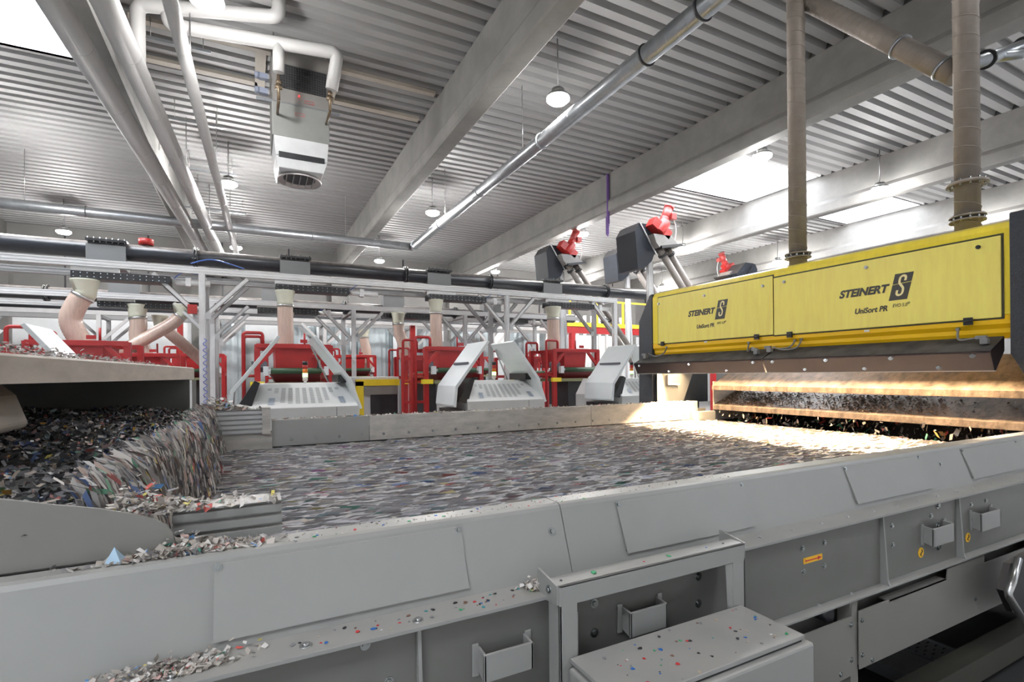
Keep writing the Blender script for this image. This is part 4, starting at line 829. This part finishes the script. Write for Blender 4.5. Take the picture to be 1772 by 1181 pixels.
# ---- white flake sorter with two open lids
def sorter(x, y=7.4):
    o = thing('flake_sorter', (x+.05, y+.8, FLOOR), '', 'sorting machine')
    z0, z1 = -.42, -.10
    lo = [(x-.64, y, z0), (x+.76, y, z0), (x+.76, y+1.5, z0), (x-.64, y+1.5, z0)]; hi = [(x-.50, y+.12, z1), (x+.60, y+.12, z1), (x+.60, y+1.4, z1), (x-.50, y+1.4, z1)]
    hi = [(x-.52, y+.42, z1), (x+.64, y+.42, z1), (x+.64, y+1.4, z1), (x-.52, y+1.4, z1)]
    hd = MB().add(lo+hi, [(0, 1, 5, 4), (1, 2, 6, 5), (2, 3, 7, 6), (3, 0, 4, 7), (4, 5, 6, 7), (3, 2, 1, 0)]).build('hood', white, o, .006)
    S = lambda u, v, e=.004: (x-.64+.12*v+u*(1.40-.24*v), y+.42*v-e*.8, z0+.32*v+e*.6)
    b = MB(); heights = [.12, .24, .62, .68, .68, .68, .66, .66, .58, .22, .10]
    for i, h in enumerate(heights):
        u0 = .12+i*.0715; vt = .80; n = max(2, int(h/.055))
        for k in range(n):
            va = vt-k*.055; b.add([S(u0, va), S(u0+.042, va), S(u0+.042, va-.026), S(u0, va-.026)], [(0, 1, 2, 3)])
    b.build('vent_grille', M('vent grey', (.42, .42, .43), .5), hd)
    for u0 in (.155, .83): b = MB(); b.add([S(u0, .40, .008), S(u0+.055, .40, .008), S(u0+.055, .14, .008), S(u0, .14, .008)], [(0, 1, 2, 3)]); b.build('lock_plate', M('lock blue grey', (.45, .50, .58), .3, .4), hd)
    MB().box(x-.64, x+.76, y, y+1.5, FLOOR+.1, z0).build('body', M('machine body light grey', (.50, .505, .50), .45), o, .006)
    MB().box(x+.45, x+.455, y-.003, y, FLOOR+.1, z0-.01).build('body_joint', black, o)
    MB().prism([(x-.78, -.42), (x-.56, -.05), (x-.5, -.08), (x-.62, -.45)], 'y', y+.05, y+.9).build('dark_lid_wedge', black, o)  # black wedge added for the dark interior under the left lid
    MB().box(x-.80, x-.64, y+.1, y+.9, FLOOR+.1, -.55).build('side_body', black, o)
    def lid(pr, nm, strip=None):
        l = MB().prism(pr, 'y', y, y+.85).build(nm, pale_grey, o, .006)
        return l
    l1 = lid([(x-.86, -.50), (x-.88, -.47), (x-.84, -.17), (x-.29, .545), (x-.25, .53), (x-.80, -.20), (x-.83, -.50)], 'lid')
    b = MB(); b.bar((x-.585, y+.12, .19), (x-.585, y+.72, .19), .03, .035); b.build('lid_handle', M('dark grip', (.10, .11, .13), .4), l1)
    l2_ = lid([(x+.15, .535), (x+.19, .56), (x+.66, -.05), (x+.80, -.46), (x+.76, -.47), (x+.61, -.07)], 'lid')
    MB().box(x+.50, x+.62, y+.2, y+.8, -.09, .02).build('lid_hinge_box', black, o)
    b = MB(); b.bar((x+.2, y+.75, .45), (x+.45, y+.80, -.09), .02, .02); b.build('gas_strut', steel, o)
    sg = MB(); sg.cyl((x+.10, y+.6, -.10), (x+.10, y+.6, -.065), .02, 12); s_ = sg.build('signal_tower', white, o)
    for k, (nm, m) in enumerate((('clear_segment', M('signal clear', (.75, .66, .6), .2)), ('green_segment', E_('signal green', (.35, 1, .25), 2.6)), ('amber_segment', M('signal amber', (.80, .20, .02), .3)), ('red_segment', M('signal red', (.55, .03, .02), .3)), ('black_cap', black))):
        MB().cyl((x+.10, y+.6, -.065+k*.058), (x+.10, y+.6, -.065+(k+1)*.058-.002), .036, 18).build(nm, m, s_)
    for k in (0, 1): MB().box(x-.55+k*1.15, x-.45+k*1.15, y+.1, y+.2, FLOOR, FLOOR+.1).build('foot', black, o)
    return o
s0 = sorter(UX[1]); gs = 'white flake sorters with open lids'; s0['label'] = 'white sorter with raised lids, left of the three, behind the far rail'; s0['group'] = gs
dup(s0, (3.05, 0, 0), 'white sorter with raised lids in the middle, in front of the ladder hopper', gs)
dup(s0, (6.1, 0, 0), 'white sorter with a raised lid beside the yellow machine end', gs)
dup(s0, (-3.0, 0, 0.06), 'white sorter at the left, only its lids show above the hood', gs)
dup(s0, (-6.2, 0, 0.06), 'white sorter at the left picture edge, one open lid showing', gs)
# yellow-edged cabinet seen between the sorters
o = thing('white_cabinet', (2.3, 12.0, FLOOR), 'white cabinet with bright yellow corner edge between left and middle sorters', 'cabinet')
MB().prism([(1.55, FLOOR), (1.55, -.25), (1.75, -.02), (3.0, -.02), (3.0, FLOOR)], 'y', 11.5, 12.8).build('body', M('cabinet grey white', (.60, .62, .65), .4), o, .02)
b = MB(); b.box(2.03, 2.20, 11.46, 11.5, FLOOR, -.12); b.box(2.03, 3.0, 11.46, 11.5, -.22, -.08); b.build('yellow_edge', yel, o)
MB().box(2.35, 2.95, 11.47, 11.5, -1.4, -.42).build('dark_opening', black, o)
MB().box(2.22, 2.95, 11.44, 11.47, -.42, -.24).build('grey_panel', guard, o)

# ---- screw conveyors with red gear motors
def screw(x, y, z, s, lab, lean=.70, pipes=2, L=4.2, zc=0):
    o = thing('inclined_conveyor', (x, y, FLOOR), lab, 'conveyor', 'inclined conveyors with red gear motors')
    c = lambda a, bb, h: (x+a*s, y+bb*s, z+h*s)
    def pz(pts, y0, y1, nm, m, bev=0): return MB().prism([(x+a*s, z+h*s) for a, h in pts], 'y', y+y0*s, y+y1*s).build(nm, m, o, bev)
    pz([(-.45, .07), (-.58, -.13), (-.50, -1.0), (-.34, -1.0), (-.08, -.80), (.06, -.50), (-.30, -.02)], -.35, .35, 'side_sheet', anth_head)
    pz([(-.45, .07), (-.43, .09), (.0, .09), (.46, -.34), (.40, -.46), (.02, -.62), (-.2, -.5)], -.30, .30, 'head_box', anth_head)
    MB().bar(c(-.44, -.36, .07), c(.05, -.36, -.62), .03*s, .03*s).build('edge_flange', M('pale edge steel', (.5, .5, .5), .4, .5), o)
    pz([(-.20, -.20), (.36, -.18), (.56, -.36), (.44, -.42), (-.02, -.50), (-.12, -.40)], -.55, .0, 'bearing_block', M('dusty block grey', (.22, .21, .20), .5, 0, .1, 5, .7), .01)
    pz([(.0, -.47), (.62, -.36), (.64, -.41), (.02, -.53)], -.60, .05, 'flange_plate', black)
    b = MB(); b.bar(c(-.16, -.42, .12), c(.34, -.42, -.20), .26*s, .24*s); b.bar(c(-.02, -.42, -.04), c(.30, -.42, .14), .2*s, .22*s); b.cyl(c(.02, -.45, -.14), c(.24, -.45, .14), .15*s, 18); b.cyl(c(.16, -.42, .04), c(.28, -.42, .26), .10*s, 16, .11*s); b.build('gear_box', red_b, o, .01)
    b = MB(); b.cyl(c(.26, -.42, .22), c(.40, -.42, .50), .105*s, 22); b.cyl(c(.40, -.42, .50), c(.43, -.42, .56), .118*s, 22); b.box(x+.38*s, x+.52*s, y-.56*s, y-.43*s, z+.22*s, z+.36*s); b.build('motor', M('motor dark red', (.36, .05, .045), .45), o)
    d = Vector((sin(lean), 0, -cos(lean)))
    for k in range(pipes):
        a = Vector(c(.10+.34*k, -.38+.10*k, -.45+.06*k)); e = a+d*L; r = .085*s
        MB().cyl(a, e, r, 22).build('screw_tube', M('dusty grey tube', (.24, .215, .195), .45, .1, .1, 3, .5), o)
        for t in (.22*s, 2.1*s):
            q = a+d*t; MB().cyl(q-d*.03, q+d*.03, r*1.4, 22).build('tube_flange', black, o)
            bolts_ring(o, q, r*1.28, d, 10, zinc, .010, .09)
    b = MB(); prof_bar(b, (x+.12*s, y-.05, FLOOR), (x+.12*s, y-.05, z-.6*s), .14, .10); prof_bar(b, (x+.40*s, y-.05, FLOOR), (x+.16*s, y-.05, z-.7*s), .08, .08); b.build('support_post', alu, o)
    b = MB(); b.tube(smooth([c(.46, -.5, .3), c(.56, -.5, 0), c(.5, -.5, -.3), c(.4, -.5, -.45)], 6), .012*s, 8); b.build('motor_cable', M('pale cable', (.5, .5, .5), .5), o)
    return o
screw(8.22, 13.0, 3.69, 1.0, 'left inclined conveyor with red gear motor above the long black pipe', L=3.9)
screw(9.62, 10.75, 3.88, 1.12, 'tall inclined conveyor with red gear motor at the end of the black pipe', L=4.0)
screw(11.25, 13.6, 4.05, 1.0, 'half hidden inclined conveyor behind the tall one', L=3.9)
mo = screw(0, 13.0, 3.95, 1.0, 'mirrored anthracite conveyor head with red motor behind the yellow machine', L=3.0, pipes=0)
mo.location = (16.2, 13.0, FLOOR); mo.rotation_euler.z = pi

# ---- silos, mezzanine, columns at the back
sl = ['wide pale corrugated silo near the far wall, behind the middle hoses', 'corrugated silo left of the bright one', 'bright silo beside the small distant hose', 'corrugated silo behind the ladder hopper', 'corrugated silo behind the leaning brown pipes', 'corrugated silo behind the first aluminium post', 'corrugated silo right of the first aluminium post']
for i, (x, y, r) in enumerate(((6.3, 20.8, .9), (3.0, 21.4, .55), (4.55, 21.4, .75), (8.6, 20.8, .8), (11.3, 20.5, .9), (-.9, 21.8, .7), (1.7, 21.6, .6))):
    o = thing('silo', (x, y, FLOOR), sl[i], 'silo', 'corrugated silos at the back')
    b = MB(); n = 48; pts = [(x+(r+.02*(k % 2))*cos(2*pi*k/n), y+(r+.02*(k % 2))*sin(2*pi*k/n)) for k in range(n)]
    b.prism(pts, 'z', FLOOR, 2.0); b.build('shell', silo, o); b = MB(); b.tube([(x, y, 2.0), (x, y, 2.35)], r, 32, True, [r, .2]); b.build('cone_cap', silo, o)
mz = thing('mezzanine', (15.5, 16.5, FLOOR), 'red steel mezzanine beam with yellow hand rail left of the yellow machine', 'mezzanine')
MB().box(10.8, 19, 16.4, 16.55, 1.58, 1.84).build('beam', red, mz); MB().box(10.8, 19, 16.36, 16.4, 1.84, 2.0).build('toe_board', yel, mz); MB().box(10.8, 19, 16.4, 16.46, 2.85, 2.92).build('top_rail', yel, mz)
for x in np.arange(10.9, 19, 1.3): MB().box(x, x+.09, 16.4, 16.46, 1.9, 2.85).build('rail_post', yel, mz)
for x in (11.0, 14.8, 18.7): MB().box(x, x+.18, 16.4, 16.6, FLOOR, 1.58).build('column', red, mz)
for i, x in enumerate(np.arange(11.3, 16, .42)):
    o = tag(MB().cyl((x, 19.5, FLOOR), (x, 19.5, 2.7), .07, 14).build('standpipe', white), 'thin white standpipe in the row behind the red mezzanine beam', 'pipe', 'white standpipes behind the mezzanine')
for x, y, zt, lb in ((4.25, 14.9, 1.5, 'slim bright red column behind the ladder hopper'), (5.4, 19.8, 1.75, 'slim bright red column beside the bright silo'), (1.35, 15.5, .9, 'slim red column behind the left sorter lids'), (-1.9, 17.5, 1.6, 'slim red column behind the curved hose')):
    tag(MB().box(x, x+.14, y, y+.14, FLOOR, zt).build('red_column', red_b), lb, 'column')
# red beacon cans above the black pipe
for x, lb in ((-1.66, 'red round beacon showing above the black pipe at the left'),):
    o = thing('red_beacon', (x, 11.1, 2.36), lb, 'beacon'); MB().cyl((x, 11.1, 2.38), (x, 11.1, 2.49), .115, 20).build('can', red_b, o); MB().cyl((x, 11.1, 2.36), (x, 11.1, 2.38), .05, 10).build('socket', steel, o)
b = MB(); b.box(-.98, -.84, 10.45, 10.55, 1.12, 1.28); tag(b.build('call_button', red_b), 'small red box fixed to the first aluminium post', 'box')
o = tag(MB().tube(smooth([(-.93, 10.5, 2.0), (-.6, 10.5, 2.1), (-.1, 10.5, 1.98)], 8), .012, 8).build('air_line', M('blue air line', (.05, .12, .4), .4)), 'thin blue air line looping over the first aluminium post', 'hose')
b = MB()
b.tube([(-.73+.03*cos(k*.8), 10.52+.03*sin(k*.8), -.6+k*.0145) for k in range(90)], .006, 6)
tag(b.build('coiled_cable', M('blue coil', (.10, .16, .55), .4)), 'blue coiled cable hanging along the first aluminium post', 'cable')
